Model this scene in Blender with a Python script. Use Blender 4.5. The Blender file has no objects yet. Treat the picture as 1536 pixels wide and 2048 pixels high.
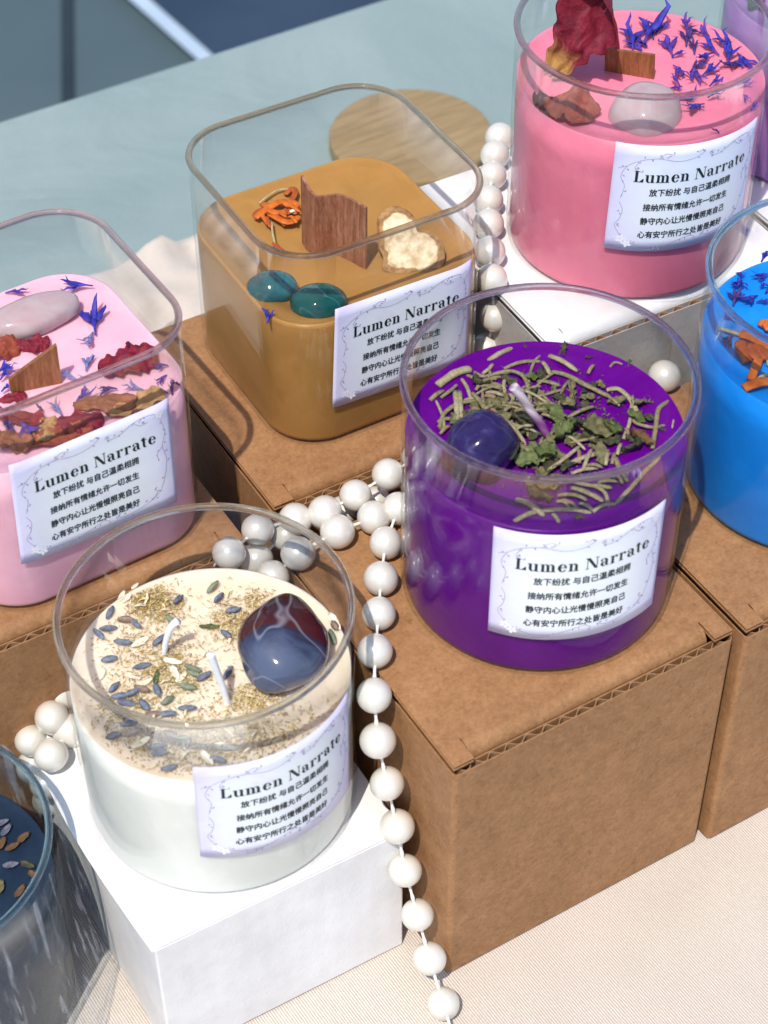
import bpy, bmesh, math, random
import numpy as np
from mathutils import Vector, Matrix, noise as mnoise
PI = math.pi; sin = math.sin; cos = math.cos
C = bpy.context.scene.collection
SC = bpy.context.scene
rng = random.Random(7)

# ------------------------------------------------------------------ camera
CAMP = np.array([-0.2432, -0.3168, 0.5249]); YAW, PIT, ROLL, FPX = 0.5424, 0.7832, -0.0048, 3898.43
def cam_axes():
    f = np.array([sin(YAW)*cos(PIT), cos(YAW)*cos(PIT), -sin(PIT)])
    r = np.array([cos(YAW), -sin(YAW), 0.]); u = np.cross(r, f)
    c, s = cos(ROLL), sin(ROLL)
    return c*r+s*u, -s*r+c*u, f
RT, UP, FW = cam_axes()
cd = bpy.data.cameras.new('camera'); cam = bpy.data.objects.new('camera', cd); C.objects.link(cam)
cam.matrix_world = Matrix(((RT[0], UP[0], -FW[0], CAMP[0]), (RT[1], UP[1], -FW[1], CAMP[1]), (RT[2], UP[2], -FW[2], CAMP[2]), (0, 0, 0, 1)))
cd.sensor_fit = 'HORIZONTAL'; cd.sensor_width = 36; cd.lens = 36*FPX/1536
cd.clip_start = 0.02; cd.clip_end = 200
cd.dof.use_dof = True; cd.dof.focus_distance = 0.60; cd.dof.aperture_fstop = 27
SC.camera = cam
SC.render.resolution_x = 768; SC.render.resolution_y = 1024

# ------------------------------------------------------------------ light
SUN_EL, SUN_AZ = math.radians(62), math.atan2(-0.62, -0.78)      # from behind the camera, high
sdir = Vector((cos(SUN_EL)*cos(SUN_AZ), cos(SUN_EL)*sin(SUN_AZ), sin(SUN_EL)))
w = bpy.data.worlds.new('World'); SC.world = w; w.use_nodes = True
nt = w.node_tree; bg = nt.nodes['Background']
sky = nt.nodes.new('ShaderNodeTexSky'); sky.sky_type = 'NISHITA'; sky.sun_disc = False
sky.sun_elevation = SUN_EL; sky.sun_rotation = math.atan2(sdir.x, sdir.y)
sky.air_density = 1.0; sky.dust_density = 1.0; sky.ozone_density = 1.0
nt.links.new(sky.outputs[0], bg.inputs[0]); bg.inputs[1].default_value = 0.15
sl = bpy.data.lights.new('sun', 'SUN'); sl.energy = 3.7; sl.angle = math.radians(0.6); sl.color = (1, .93, .82)
so = bpy.data.objects.new('sun', sl); C.objects.link(so)
so.rotation_euler = (-sdir).to_track_quat('-Z', 'Y').to_euler(); so.location = (0, 0, 3)
SC.view_settings.view_transform = 'Standard'; SC.view_settings.look = 'None'
SC.view_settings.exposure = 0.24; SC.view_settings.gamma = 1; SC.view_settings.use_curve_mapping = False
cy = SC.cycles
cy.max_bounces = 14; cy.diffuse_bounces = 4; cy.glossy_bounces = 5; cy.transmission_bounces = 12; cy.transparent_max_bounces = 64
cy.use_denoising = True; cy.sample_clamp_indirect = 6; cy.caustics_reflective = False; cy.caustics_refractive = False

# ------------------------------------------------------------------ pixel <-> place helpers (photo pixels, 1536 x 2048)
def ray(px, py):
    d = (px-768)/FPX*RT - (py-1024)/FPX*UP + FW
    return d
def at(px, py, z):
    d = ray(px, py); t = (z-CAMP[2])/d[2]; p = CAMP+t*d
    return Vector(p)
def upright(px, py, base):                      # point of the view ray on the vertical plane through base that faces the camera
    n = np.array([FW[0], FW[1], 0]); d = ray(px, py)
    t = (np.array(base)-CAMP) @ n / (d @ n)
    return Vector(CAMP+t*d)
def crop(ox, oy, s):
    return lambda *p: (ox+p[0]/s, oy+p[1]/s)

# ------------------------------------------------------------------ materials
MATS = {}
def newmat(name):
    m = bpy.data.materials.new(name); m.use_nodes = True; MATS[name] = m
    return m, m.node_tree.nodes, m.node_tree.links, m.node_tree.nodes['Principled BSDF']
def c4(c): return (c[0], c[1], c[2], 1)
def ramp(ns, ls, src, stops):
    r = ns.new('ShaderNodeValToRGB'); e = r.color_ramp.elements
    while len(e) < len(stops): e.new(.5)
    for k, (p, c) in enumerate(stops): e[k].position = p; e[k].color = c4(c)
    ls.new(src, r.inputs[0]); return r.outputs[0]
def coords(ns, ls, kind='Object', scale=(1, 1, 1), rot=(0, 0, 0)):
    t = ns.new('ShaderNodeTexCoord'); mp = ns.new('ShaderNodeMapping')
    mp.inputs['Scale'].default_value = scale; mp.inputs['Rotation'].default_value = rot
    ls.new(t.outputs[kind], mp.inputs[0]); return mp.outputs[0]
def noise(ns, ls, vec, scale, detail=3, rough=.55, dist=0):
    n = ns.new('ShaderNodeTexNoise'); n.inputs['Scale'].default_value = scale; n.inputs['Detail'].default_value = detail
    n.inputs['Roughness'].default_value = rough; n.inputs['Distortion'].default_value = dist
    if vec: ls.new(vec, n.inputs['Vector'])
    return n.outputs[0]
def mathn(ns, ls, op, a, b=None, c=None):
    n = ns.new('ShaderNodeMath'); n.operation = op
    for k, v in enumerate((a, b, c)):
        if v is None: continue
        if isinstance(v, (int, float)): n.inputs[k].default_value = v
        else: ls.new(v, n.inputs[k])
    return n.outputs[0]
def mixc(ns, ls, fac, a, b, mode='MIX'):
    n = ns.new('ShaderNodeMix'); n.data_type = 'RGBA'; n.blend_type = mode
    for k, v in ((0, fac), (6, a), (7, b)):
        if isinstance(v, (int, float)): n.inputs[k].default_value = v
        elif isinstance(v, tuple): n.inputs[k].default_value = c4(v)
        else: ls.new(v, n.inputs[k])
    return n.outputs[2]
def bump(ns, ls, p, h, strength, dist):
    b = ns.new('ShaderNodeBump'); b.inputs['Strength'].default_value = strength; b.inputs['Distance'].default_value = dist
    ls.new(h, b.inputs['Height']); ls.new(b.outputs[0], p.inputs['Normal']); return b
def pm(name, c1, c2, scale=300, rough=.6, spec=.4, sss=0, srad=.002, bmp=0, bscale=None, bdist=.0004, stretch=(1, 1, 1), coat=0, lo=.35, hi=.65, detail=4):
    m, ns, ls, p = newmat(name)
    v = coords(ns, ls, scale=stretch)
    n = noise(ns, ls, v, scale, detail)
    ls.new(ramp(ns, ls, n, [(lo, c1), (hi, c2)]), p.inputs['Base Color'])
    p.inputs['Roughness'].default_value = rough; p.inputs['Specular IOR Level'].default_value = spec
    if sss:
        p.inputs['Subsurface Weight'].default_value = sss; p.inputs['Subsurface Radius'].default_value = (1, .6, .5); p.inputs['Subsurface Scale'].default_value = srad
    p.inputs['Coat Weight'].default_value = coat; p.inputs['Coat Roughness'].default_value = .06
    if bmp: bump(ns, ls, p, noise(ns, ls, v, bscale or scale, 4), bmp, bdist)
    return m

def kraft(name, c1, c2, c3):
    m, ns, ls, p = newmat(name); v = coords(ns, ls)
    big = noise(ns, ls, v, 30, 4, .6); fine = noise(ns, ls, v, 800, 5, .68); mid = noise(ns, ls, v, 190, 3, .6); fib = noise(ns, ls, coords(ns, ls, scale=(1, 4.5, 1), rot=(.3, .2, .6)), 330, 4, .65, 1.6)
    col = ramp(ns, ls, mathn(ns, ls, 'ADD', mathn(ns, ls, 'MULTIPLY', fine, .62), mathn(ns, ls, 'MULTIPLY', mid, .38)), [(.36, c1), (.62, c2)])
    col = mixc(ns, ls, mathn(ns, ls, 'MULTIPLY', ramp(ns, ls, fib, [(.57, (0, 0, 0)), (.70, (1, 1, 1))]), .5), col, c3)
    spk = noise(ns, ls, v, 420, 1); col = mixc(ns, ls, mathn(ns, ls, 'MULTIPLY', ramp(ns, ls, spk, [(.74, (0, 0, 0)), (.78, (1, 1, 1))]), .5), col, c3)
    col = mixc(ns, ls, .8, col, ramp(ns, ls, big, [(.3, (.84, .81, .78)), (.7, (1.10, 1.08, 1.06))]), 'MULTIPLY')
    ls.new(col, p.inputs['Base Color']); p.inputs['Roughness'].default_value = .62; p.inputs['Specular IOR Level'].default_value = .3
    wv = ns.new('ShaderNodeTexWave'); wv.bands_direction = 'X'; wv.inputs['Scale'].default_value = 51; wv.inputs['Distortion'].default_value = .6; wv.inputs['Detail'].default_value = 1; ls.new(v, wv.inputs['Vector'])
    hgt = mathn(ns, ls, 'ADD', mathn(ns, ls, 'ADD', fine, mathn(ns, ls, 'MULTIPLY', big, 5.0)), mathn(ns, ls, 'MULTIPLY', wv.outputs[1], .28))
    bump(ns, ls, p, hgt, .42, .00028)
    return m
KRAFT = kraft('kraft_board', (.255, .126, .053), (.372, .200, .093), (.165, .072, .026))
KRAFT_DARK = kraft('kraft_flute', (.22, .125, .065), (.33, .2, .11), (.15, .08, .04))
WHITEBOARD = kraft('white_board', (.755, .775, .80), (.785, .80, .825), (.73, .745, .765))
WHITEBOARD.node_tree.nodes['Principled BSDF'].inputs['Roughness'].default_value = .5

def glass_mat(name, tint, f0=.02):
    m, ns, ls, p = newmat(name); ns.remove(p); out = ns['Material Output']
    g = ns.new('ShaderNodeNewGeometry'); d = ns.new('ShaderNodeVectorMath'); d.operation = 'DOT_PRODUCT'
    ls.new(g.outputs['Incoming'], d.inputs[0]); ls.new(g.outputs['Normal'], d.inputs[1])
    ca = mathn(ns, ls, 'ABSOLUTE', d.outputs['Value'])
    fr = mathn(ns, ls, 'MULTIPLY_ADD', mathn(ns, ls, 'POWER', mathn(ns, ls, 'SUBTRACT', 1.0, ca), 5.0), .50, f0)
    inv = mathn(ns, ls, 'DIVIDE', 1.0, mathn(ns, ls, 'MAXIMUM', ca, .12))
    comb = ns.new('ShaderNodeCombineColor')
    for k, t in enumerate(tint): ls.new(mathn(ns, ls, 'POWER', t, inv), comb.inputs[k])
    tr = ns.new('ShaderNodeBsdfTransparent'); ls.new(comb.outputs[0], tr.inputs[0])
    gl = ns.new('ShaderNodeBsdfGlossy'); gl.inputs['Roughness'].default_value = .015
    mx = ns.new('ShaderNodeMixShader'); ls.new(fr, mx.inputs[0]); ls.new(tr.outputs[0], mx.inputs[1]); ls.new(gl.outputs[0], mx.inputs[2])
    ls.new(mx.outputs[0], out.inputs[0]); return m
GLASS = glass_mat('clear_glass', (.9985, .999, .9985), .019)
GLASS_BLUE = glass_mat('bluish_glass', (.988, .995, .998), .018)
def rim_mat(name, col):
    m, ns, ls, p = newmat(name)
    p.inputs['Base Color'].default_value = c4(col); p.inputs['Transmission Weight'].default_value = 1; p.inputs['Roughness'].default_value = .02; p.inputs['IOR'].default_value = 1.48
    tr = ns.new('ShaderNodeBsdfTransparent'); tr.inputs[0].default_value = c4([.5+.5*x for x in col]); mx = ns.new('ShaderNodeMixShader'); mx.inputs[0].default_value = .64
    ls.new(tr.outputs[0], mx.inputs[1]); ls.new(p.outputs[0], mx.inputs[2]); ls.new(mx.outputs[0], ns['Material Output'].inputs[0])
    return m
RIM = rim_mat('glass_rim', (.84, .83, .76)); RIM_WARM_LIT = rim_mat('wax_lit_warm_rim', (.80, .70, .54)); RIM_PINK_LIT = rim_mat('wax_lit_pinkish_rim', (.80, .68, .70)); RIM_MAUVE_LIT = rim_mat('wax_lit_mauve_rim', (.70, .64, .74)); RIM_BLUE = rim_mat('blue_glass_rim', (.55, .80, .90))  # cream, warm, pinkish and mauve tints imitate wax-coloured light guided through clear rims

def wax_mat(name, c1, c2, sss=.25, rough=.38, spec=.4, srad=.006):
    sss = min(1, sss*2.2)
    m, ns, ls, p = newmat(name); v = coords(ns, ls); spec = .12
    n = noise(ns, ls, v, 60, 3); f = noise(ns, ls, v, 420, 3); fr = noise(ns, ls, v, 38, 5, .7, 1.0)
    lite = tuple(min(1, x*1.18+.012) for x in c2)
    ls.new(mixc(ns, ls, mathn(ns, ls, 'MULTIPLY', ramp(ns, ls, fr, [(.48, (0, 0, 0)), (.75, (1, 1, 1))]), .55), ramp(ns, ls, n, [(.3, tuple(x*.95 for x in c1)), (.7, c2)]), lite), p.inputs['Base Color'])
    p.inputs['Roughness'].default_value = rough; p.inputs['Specular IOR Level'].default_value = spec
    p.inputs['Subsurface Weight'].default_value = sss; p.inputs['Subsurface Radius'].default_value = (1, .8, .7); p.inputs['Subsurface Scale'].default_value = srad
    bump(ns, ls, p, mathn(ns, ls, 'ADD', mathn(ns, ls, 'MULTIPLY', n, 4.0), f), .25, .0003)
    return m

# ------------------------------------------------------------------ object helpers
ORI = {}
def thing(name, loc, label, cat, group=None):
    o = bpy.data.objects.new(name, None); C.objects.link(o); o.location = loc; o.empty_display_size = .01
    o['label'] = label; o['category'] = cat
    if group: o['group'] = group
    ORI[o.name] = Vector(loc); return o
def link(name, me, mats, parent=None, smooth=True):
    for m in (mats if isinstance(mats, (list, tuple)) else [mats]): me.materials.append(m)
    if smooth: me.polygons.foreach_set('use_smooth', [True]*len(me.polygons))
    o = bpy.data.objects.new(name, me); C.objects.link(o)
    if parent is not None:
        q = parent
        while q.parent: q = q.parent
        me.transform(Matrix.Translation(-ORI[q.name])); o.parent = parent
    return o
def recenter(o):
    me = o.data; n = len(me.vertices); co = np.empty(n*3); me.vertices.foreach_get('co', co); co = co.reshape(-1, 3)
    c = (co.min(0)+co.max(0))/2; c[2] = co[:, 2].min()
    me.transform(Matrix.Translation(Vector(-c))); o.location = Vector(c)
def single(name, me, mats, label, cat, group=None, smooth=True):
    o = link(name, me, mats, None, smooth); recenter(o)
    o['label'] = label; o['category'] = cat
    if group: o['group'] = group
    return o
def structure(name, me, m):
    o = link(name, me, m, None, False); o['kind'] = 'structure'; return o

class MB:
    def __init__(s): s.v = []; s.f = []; s.mi = []; s.cm = 0
    def add(s, vs, fs):
        b = len(s.v); s.v += [tuple(p) for p in vs]; s.f += [tuple(b+i for i in f) for f in fs]; s.mi += [s.cm]*len(fs)
    def mesh(s, name='mesh', sharp=None):
        me = bpy.data.meshes.new(name); me.from_pydata(s.v, [], s.f)
        me.polygons.foreach_set('material_index', s.mi); me.update(); me.validate(); return me
    def box(s, x0, x1, y0, y1, z0, z1, T=None):
        vs = [(x, y, z) for z in (z0, z1) for y in (y0, y1) for x in (x0, x1)]
        if T: vs = [T(*p) for p in vs]
        s.add(vs, [(0, 2, 3, 1), (4, 5, 7, 6), (0, 1, 5, 4), (2, 6, 7, 3), (0, 4, 6, 2), (1, 3, 7, 5)])
    def loft(s, rings, cap0=True, cap1=True, closed=False):
        n = len(rings[0]); vs = [p for r in rings for p in r]; fs = []
        m = len(rings)
        for k in range(m if closed else m-1):
            a, b = k*n, ((k+1) % m)*n
            for i in range(n):
                j = (i+1) % n; fs.append((a+i, a+j, b+j, b+i))
        if not closed:
            if cap0: fs.append(tuple(range(n-1, -1, -1)))
            if cap1: fs.append(tuple((m-1)*n+i for i in range(n)))
        s.add(vs, fs)
    def tube(s, pts, rad, seg=8, flat=1.0, up=(0, 0, 1)):
        pts = [Vector(p) for p in pts]; n = len(pts); rings = []
        if not isinstance(rad, (list, tuple)): rad = [rad]*n
        for k, p in enumerate(pts):
            t = (pts[min(k+1, n-1)]-pts[max(k-1, 0)]); t.normalize()
            a = t.cross(Vector(up))
            if a.length < 1e-5: a = t.cross(Vector((1, 0, 0)))
            a.normalize(); b = a.cross(t)
            rings.append([p+rad[k]*(cos(2*PI*i/seg)*a+flat*sin(2*PI*i/seg)*b) for i in range(seg)])
        s.loft(rings)
def spline(pts, n=6):
    P = [Vector(p) for p in pts]; out = []
    if len(P) == 2: return [P[0].lerp(P[1], i/n) for i in range(n+1)]
    for i in range(len(P)-1):
        a, b, c, d = P[max(i-1, 0)], P[i], P[i+1], P[min(i+2, len(P)-1)]
        for k in range(n):
            t = k/n
            out.append(.5*((2*b)+(c-a)*t+(2*a-5*b+4*c-d)*t*t+(3*b-a-3*c+d)*t**3))
    out.append(P[-1]); return out

# outlines: closed loops of (x, y) inset by d
def round_outline(cx, cy, R, n=112):
    def f(d): return [(cx+(R-d)*cos(2*PI*i/n), cy+(R-d)*sin(2*PI*i/n)) for i in range(n)]
    return f
def square_outline(cx, cy, a, b, rc, yaw=0, n=14):
    cc, ss = cos(yaw), sin(yaw)
    def f(d):
        A, B, r = a-d, b-d, max(rc-d, .0002); o = []
        for k, (sx, sy) in enumerate(((1, 1), (-1, 1), (-1, -1), (1, -1))):
            for i in range(n+1):
                t = PI/2*(k+i/n); x = sx*(A-r)+r*cos(t); y = sy*(B-r)+r*sin(t); o.append((cx+cc*x-ss*y, cy+ss*x+cc*y))
        return o
    return f
def ring(f, d, z): return [(x, y, z) for x, y in f(d)]

# ------------------------------------------------------------------ the setting: floor, table, cloth
def sheet_mesh(x0, x1, y0, y1, z):
    b = MB(); b.add([(x0, y0, z), (x1, y0, z), (x1, y1, z), (x0, y1, z)], [(0, 1, 2, 3)]); return b.mesh()
FZ = -0.74
structure('floor', sheet_mesh(-40, 40, -40, 40, FZ), pm('grey_floor', (.056, .088, .102), (.070, .106, .120), 3, .5))
def quadfloor(name, px, dz, m):
    b = MB(); b.add([at(x, y, FZ+dz) for x, y in px], [(0, 1, 2, 3)]); me = b.mesh(); return structure(name, me, m)
# dark strip, pale strip and navy paving beyond the table, running on past the frame
DARKJ = pm('dark_joint', (.012, .022, .028), (.018, .03, .036), 20, .5)
PALE = pm('pale_floor_strip', (.34, .44, .55), (.40, .5, .6), 12, .4)
NAVY = pm('navy_floor', (.020, .036, .065), (.030, .05, .085), 4, .35)
def lane(name, p1, p2, q1, q2, dz, m):      # floor band between two photographed border lines
    a1, a2, b1, b2 = [at(*p, FZ+dz) for p in (p1, p2, q1, q2)]
    b = MB(); b.add([a1+(a1-a2)*3, a2+(a2-a1)*4, b2+(b2-b1)*4, b1+(b1-b2)*3], [(0, 1, 2, 3)]); structure(name, b.mesh(), m)
lane('floor_joint', (122, 0), (123, 200), (146, 0), (148, 200), .004, DARKJ)
lane('floor_strip', (250, -10), (385, 110), (290, -10), (425, 110), .012, PALE)
a1, a2 = at(283, -10, FZ+.008), at(418, 110, FZ+.008)
d_ = (a1-a2); r_ = Vector((d_.y, -d_.x, 0)).normalized()
b = MB(); b.add([a1+d_*4, a2-d_*6, a2-d_*6+r_*3, a1+d_*4+r_*3], [(0, 3, 2, 1)]); structure('floor_paving', b.mesh(), NAVY)

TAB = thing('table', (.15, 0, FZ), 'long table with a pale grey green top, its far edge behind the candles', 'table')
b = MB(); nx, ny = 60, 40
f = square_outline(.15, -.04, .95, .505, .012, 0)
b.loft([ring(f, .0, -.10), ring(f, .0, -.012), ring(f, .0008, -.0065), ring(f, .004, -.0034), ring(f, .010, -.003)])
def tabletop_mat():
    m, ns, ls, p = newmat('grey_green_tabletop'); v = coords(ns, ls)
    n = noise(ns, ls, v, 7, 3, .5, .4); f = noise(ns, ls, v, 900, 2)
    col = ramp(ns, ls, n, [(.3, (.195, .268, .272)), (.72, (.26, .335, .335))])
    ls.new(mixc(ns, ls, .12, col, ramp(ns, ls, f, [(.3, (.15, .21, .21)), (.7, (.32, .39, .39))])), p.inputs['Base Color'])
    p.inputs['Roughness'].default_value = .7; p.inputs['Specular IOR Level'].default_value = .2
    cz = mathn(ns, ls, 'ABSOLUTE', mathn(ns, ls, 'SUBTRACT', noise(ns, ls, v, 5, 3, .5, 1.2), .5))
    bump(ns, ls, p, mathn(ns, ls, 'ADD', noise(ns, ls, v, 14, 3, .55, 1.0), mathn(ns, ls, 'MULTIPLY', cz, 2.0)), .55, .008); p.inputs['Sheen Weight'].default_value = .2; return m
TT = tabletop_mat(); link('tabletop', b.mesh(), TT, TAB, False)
for sx in (-.75, 1.05):
    for sy in (-.5, .42):
        b = MB(); b.box(sx-.02, sx+.02, sy-.02, sy+.02, FZ, -.1); link('leg', b.mesh(), DARKJ, TAB, False)

def cloth_mat():
    m, ns, ls, p = newmat('cream_satin'); v = coords(ns, ls)
    wv = ns.new('ShaderNodeTexWave'); wv.wave_type = 'BANDS'; wv.bands_direction = 'X'; wv.inputs['Scale'].default_value = 380; wv.inputs['Distortion'].default_value = .35; wv.inputs['Detail'].default_value = 1
    ls.new(coords(ns, ls, rot=(0, 0, math.radians(-3))), wv.inputs['Vector'])
    n = noise(ns, ls, v, 25, 3); f = noise(ns, ls, v, 1500, 2)
    col = ramp(ns, ls, wv.outputs[1], [(.2, (.41, .355, .31)), (.7, (.69, .63, .575))])
    col = mixc(ns, ls, .3, col, ramp(ns, ls, f, [(.35, (.47, .405, .355)), (.65, (.70, .645, .59))]))
    col = mixc(ns, ls, .5, col, ramp(ns, ls, n, [(.3, (.9, .88, .86)), (.7, (1.06, 1.05, 1.04))]), 'MULTIPLY')
    ls.new(col, p.inputs['Base Color']); p.inputs['Roughness'].default_value = .42; p.inputs['Specular IOR Level'].default_value = .4
    p.inputs['Sheen Weight'].default_value = .15
    bump(ns, ls, p, wv.outputs[1], .5, .0003); return m
b = MB(); nx, ny = 240, 190; X0, X1, Y0 = -.75, 1.0, -.5
vs = []
def smooth(a, b_, x): t = min(1, max(0, (x-a)/(b_-a))); return t*t*(3-2*t)
def cloth_edge(x): return .318-.150*smooth(.055, .11, x)+.010*mnoise.noise(Vector((x*16, 2.2, .5)))+.005*mnoise.noise(Vector((x*45, 5.2, .5)))
def cloth_z(x, y, e):
    z = .0005+.0010*mnoise.noise(Vector((x*9, y*9, 1.3)))
    q = e-y                                   # distance in from the gathered back edge
    if q < .10:
        t = smooth(.10, .045, q)
        ph = q*88+2.2*mnoise.noise(Vector((x*10, y*10, 9)))+x*14
        z += t*((.007+.011*(.5+.5*sin(ph)))*(1+.5*mnoise.noise(Vector((x*14, y*14, 4))))+.009*(1-abs(mnoise.noise(Vector((x*30+q*8, y*30, 2.7)))*2.4))-.003)*smooth(-.002, .012, q)
    return max(z, .0004)
for j in range(ny+1):
    for i in range(nx+1):
        x = X0+(X1-X0)*i/nx; e = cloth_edge(x); t = j/ny; y = Y0+(e-Y0)*(1-(1-t)**1.6)
        vs.append((x, y, cloth_z(x, y, e)))
fs = [(j*(nx+1)+i, j*(nx+1)+i+1, (j+1)*(nx+1)+i+1, (j+1)*(nx+1)+i) for j in range(ny) for i in range(nx)]
nv = len(vs); b.add(vs+[(x, y, z-.0009) for x, y, z in vs], fs+[tuple(nv+k for k in reversed(q)) for q in fs])
single('tablecloth', b.mesh(), cloth_mat(), 'cream satin tablecloth under the boxes, its back edge gathered in soft folds', 'tablecloth')

# ------------------------------------------------------------------ boxes
SHADED_WHITEBOARD = kraft('shaded_white_board', (.36, .35, .345), (.43, .42, .41), (.28, .26, .24))  # tall white boxes' walls: shade of the nearby jars put into the colour
def frame(x, y, yaw):
    cu, su = cos(yaw), sin(yaw)
    return lambda a, b_, z: (x+a*cu-b_*su, y+a*su+b_*cu, z)
def carton(x, y, yaw, w, d, h, label, skin=KRAFT, flute=KRAFT_DARK, group='corrugated display boxes', wall=None):
    wall = wall or skin
    T = frame(x, y, yaw); root = thing('cardboard_box' if skin is KRAFT else 'white_box', T(w/2, d/2, 0), label, 'box', group)
    cxy = T(w/2, d/2, 0); f = square_outline(cxy[0], cxy[1], w/2, d/2, .0016, yaw, 6)
    b = MB(); hb = h-.0032; z0 = .0012
    b.loft([ring(f, .0003, z0), ring(f, 0, z0+.0004), ring(f, 0, hb), ring(f, .00035, hb), ring(f, .00035, z0+.002)], True, False)   # outer liner and bottom
    b.loft([ring(f, .0025, z0+.003), ring(f, .0025, hb-.0002), ring(f, .0029, hb-.0002), ring(f, .0029, z0+.003)], False, False)          # inner liner
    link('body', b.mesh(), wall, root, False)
    b = MB(); n = int(w/.00035); pts = []
    for i in range(n+1):
        a = .002+(w-.004)*i/n; pts.append((a, .00142+.00095*max(-1, min(1, sin(2*PI*a/.0060+1.6*mnoise.noise(Vector((a*70, x*30, 1))))*(1.0+.5*mnoise.noise(Vector((a*160, x*50, 3))))))))
    top = hb-.0003; t = .00022
    vs = [T(a, q-t, top) for a, q in pts]+[T(a, q+t, top) for a, q in pts]+[T(a, q-t, top-.012) for a, q in pts]+[T(a, q+t, top-.012) for a, q in pts]
    m = n+1; fs = []
    for i in range(n):
        fs += [(i, i+1, m+i+1, m+i), (i, 2*m+i, 2*m+i+1, i+1), (m+i, m+i+1, 3*m+i+1, 3*m+i)]
    b.add(vs, fs); link('fluting', b.mesh(), flute, root, False)
    # lid: top panel with two ears, the tuck flap bent down behind the front wall
    b = MB(); e = .0070+.001*rng.random(); rb = .0042
    def strip(prof, a0, a1, wob=0):
        na = 24; rings = []
        vs = []; 
        for i in range(na+1):
            a = a0+(a1-a0)*i/na
            for (q, z) in prof: vs.append(T(a, q, z+wob*mnoise.noise(Vector((a*25, q*25, x*40)))))
        k = len(prof); fs = []
        for i in range(na):
            for j in range(k):
                j2 = (j+1) % k; fs.append((i*k+j, i*k+j2, (i+1)*k+j2, (i+1)*k+j))
        fs += [tuple(range(k)), tuple(na*k+j for j in reversed(range(k)))]
        b.add(vs, fs)
    QE = .0084
    def prof(th_out, th_in, bend):
        o = [(QE, h-th_out), ]
        if bend:
            o2 = [(.0034+rb-rb*sin(a), h-th_out-rb+rb*cos(a)) for a in [PI/2*i/8 for i in range(9)]]
            o2 = [(q+th_out*.9, z) for q, z in o2]; o2.append((.0034+th_out*.9, h-.016))
            r2 = rb-(th_in-th_out)
            i2 = [(.0034+rb-r2*sin(a)+.0, h-th_out-rb+r2*cos(a)) for a in [PI/2*i/8 for i in range(9)]]
            i2 = [(q+th_out*.9, z) for q, z in i2]; i2.append((.0034+th_out*.9+(th_in-th_out), h-.016))
            return o+o2+list(reversed(i2))+[(QE, h-th_in)]
        return [(QE, h-th_out), (.0009, h-th_out), (.0009, h-th_in), (QE, h-th_in)]
    for (to, ti) in ((0, .0004), (.0013, .0017)):
        strip(prof(to, ti, True), e, w-e)
        strip([(d-.0002, h-to), (QE, h-to), (QE, h-ti), (d-.0002, h-ti)], .0003, w-.0003)
        strip(prof(to, ti, False), .0003, e-.0005); strip(prof(to, ti, False), w-e+.0005, w-.0003)
    strip([(d-.001, h-.00045), (QE, h-.00045), (QE, h-.00125), (d-.001, h-.00125)], .0009, w-.0009)
    strip(prof(.00045, .00125, True), e+.001, w-e-.001)
    for a0, a1 in ((.0009, e-.001), (w-e+.001, w-.0009)): 
        p_ = prof(.00045, .00125, False); p_ = [(max(q, .0014), z) for q, z in p_]; strip(p_, a0, a1)
    lid = link('lid', b.mesh(), skin, root, False)
    return root, T
HB = .1033
carton(-.0597, -.0488, 0, .0963, .0963, HB, 'brown cardboard box in front, under the purple candle with amethyst')
carton(.0395, -.0507, 0, .0963, .0963, HB, 'brown cardboard box under the bright blue candle')
carton(-.0526, .0645, -.01, .0963, .0963, HB, 'brown cardboard box under the ochre candle with teal stones')
carton(-.1625, .0572, .0, .0963, .0963, HB, 'brown cardboard box under the square pink candle')
carton(.0440, .0565, -.035, .0963, .0963, .13, 'tall white box, sides coloured grey for shade, with torn brown edge under the round pink candle', WHITEBOARD, KRAFT_DARK, 'white display boxes', SHADED_WHITEBOARD)
carton(.1440, .0535, -.02, .0963, .0963, .13, 'tall white box, sides coloured grey for shade, under the pale lilac candle', WHITEBOARD, KRAFT_DARK, 'white display boxes', SHADED_WHITEBOARD)
# smooth white box under the cream candle
def white_box():
    x, y, yaw, w, d, h = -.1452, -.0307, -.0193, .0797, .0862, .0609
    T = frame(x, y, yaw); root = thing('white_box', T(w/2, d/2, 0), 'smooth low white paper box in front, under the cream candle with lavender', 'box', 'white display boxes')
    c = T(w/2, d/2, 0); f = square_outline(c[0], c[1], w/2, d/2, .0007, yaw, 4)
    b = MB(); b.loft([ring(f, .0004, .0012), ring(f, 0, .0016), ring(f, 0, h-.0012), ring(f, .0006, h-.0009)]); link('body', b.mesh(), WHITEBOARD, root, False)
    b = MB(); f2 = square_outline(c[0], c[1], w/2-.0001, d/2-.0001, .0007, yaw, 4)
    b.loft([ring(f2, .0, h-.0006), ring(f2, .0, h-.0002), ring(f2, .0003, h)]); link('lid', b.mesh(), WHITEBOARD, root, False)
    b = MB(); n = 16; vs = []
    for i in range(n+1):
        t = i/n; q = .001+(d-.004)*t; o = .0042*sin(PI*min(1, t*1.15))**.8*(.4+.6*t) if t < .87 else .0042*max(0, sin(PI*min(1, t*1.15)))
        o = .0005+.0040*sin(PI*t)**.7*(.35+.65*t)
        vs += [T(0.0003, q, h-.0004), T(-o, q, h-.0022-.25*o), T(-o+.0004, q, h-.0028-.25*o), T(.0003, q, h-.0012)]
    fs = []
    for i in range(n):
        for j in range(4): fs.append((4*i+j, 4*i+(j+1) % 4, 4*i+4+(j+1) % 4, 4*i+4+j))
    fs += [(3, 2, 1, 0), (4*n, 4*n+1, 4*n+2, 4*n+3)]
    b.add(vs, fs); link('side_flap', b.mesh(), WHITEBOARD, root, False)
white_box()

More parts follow.
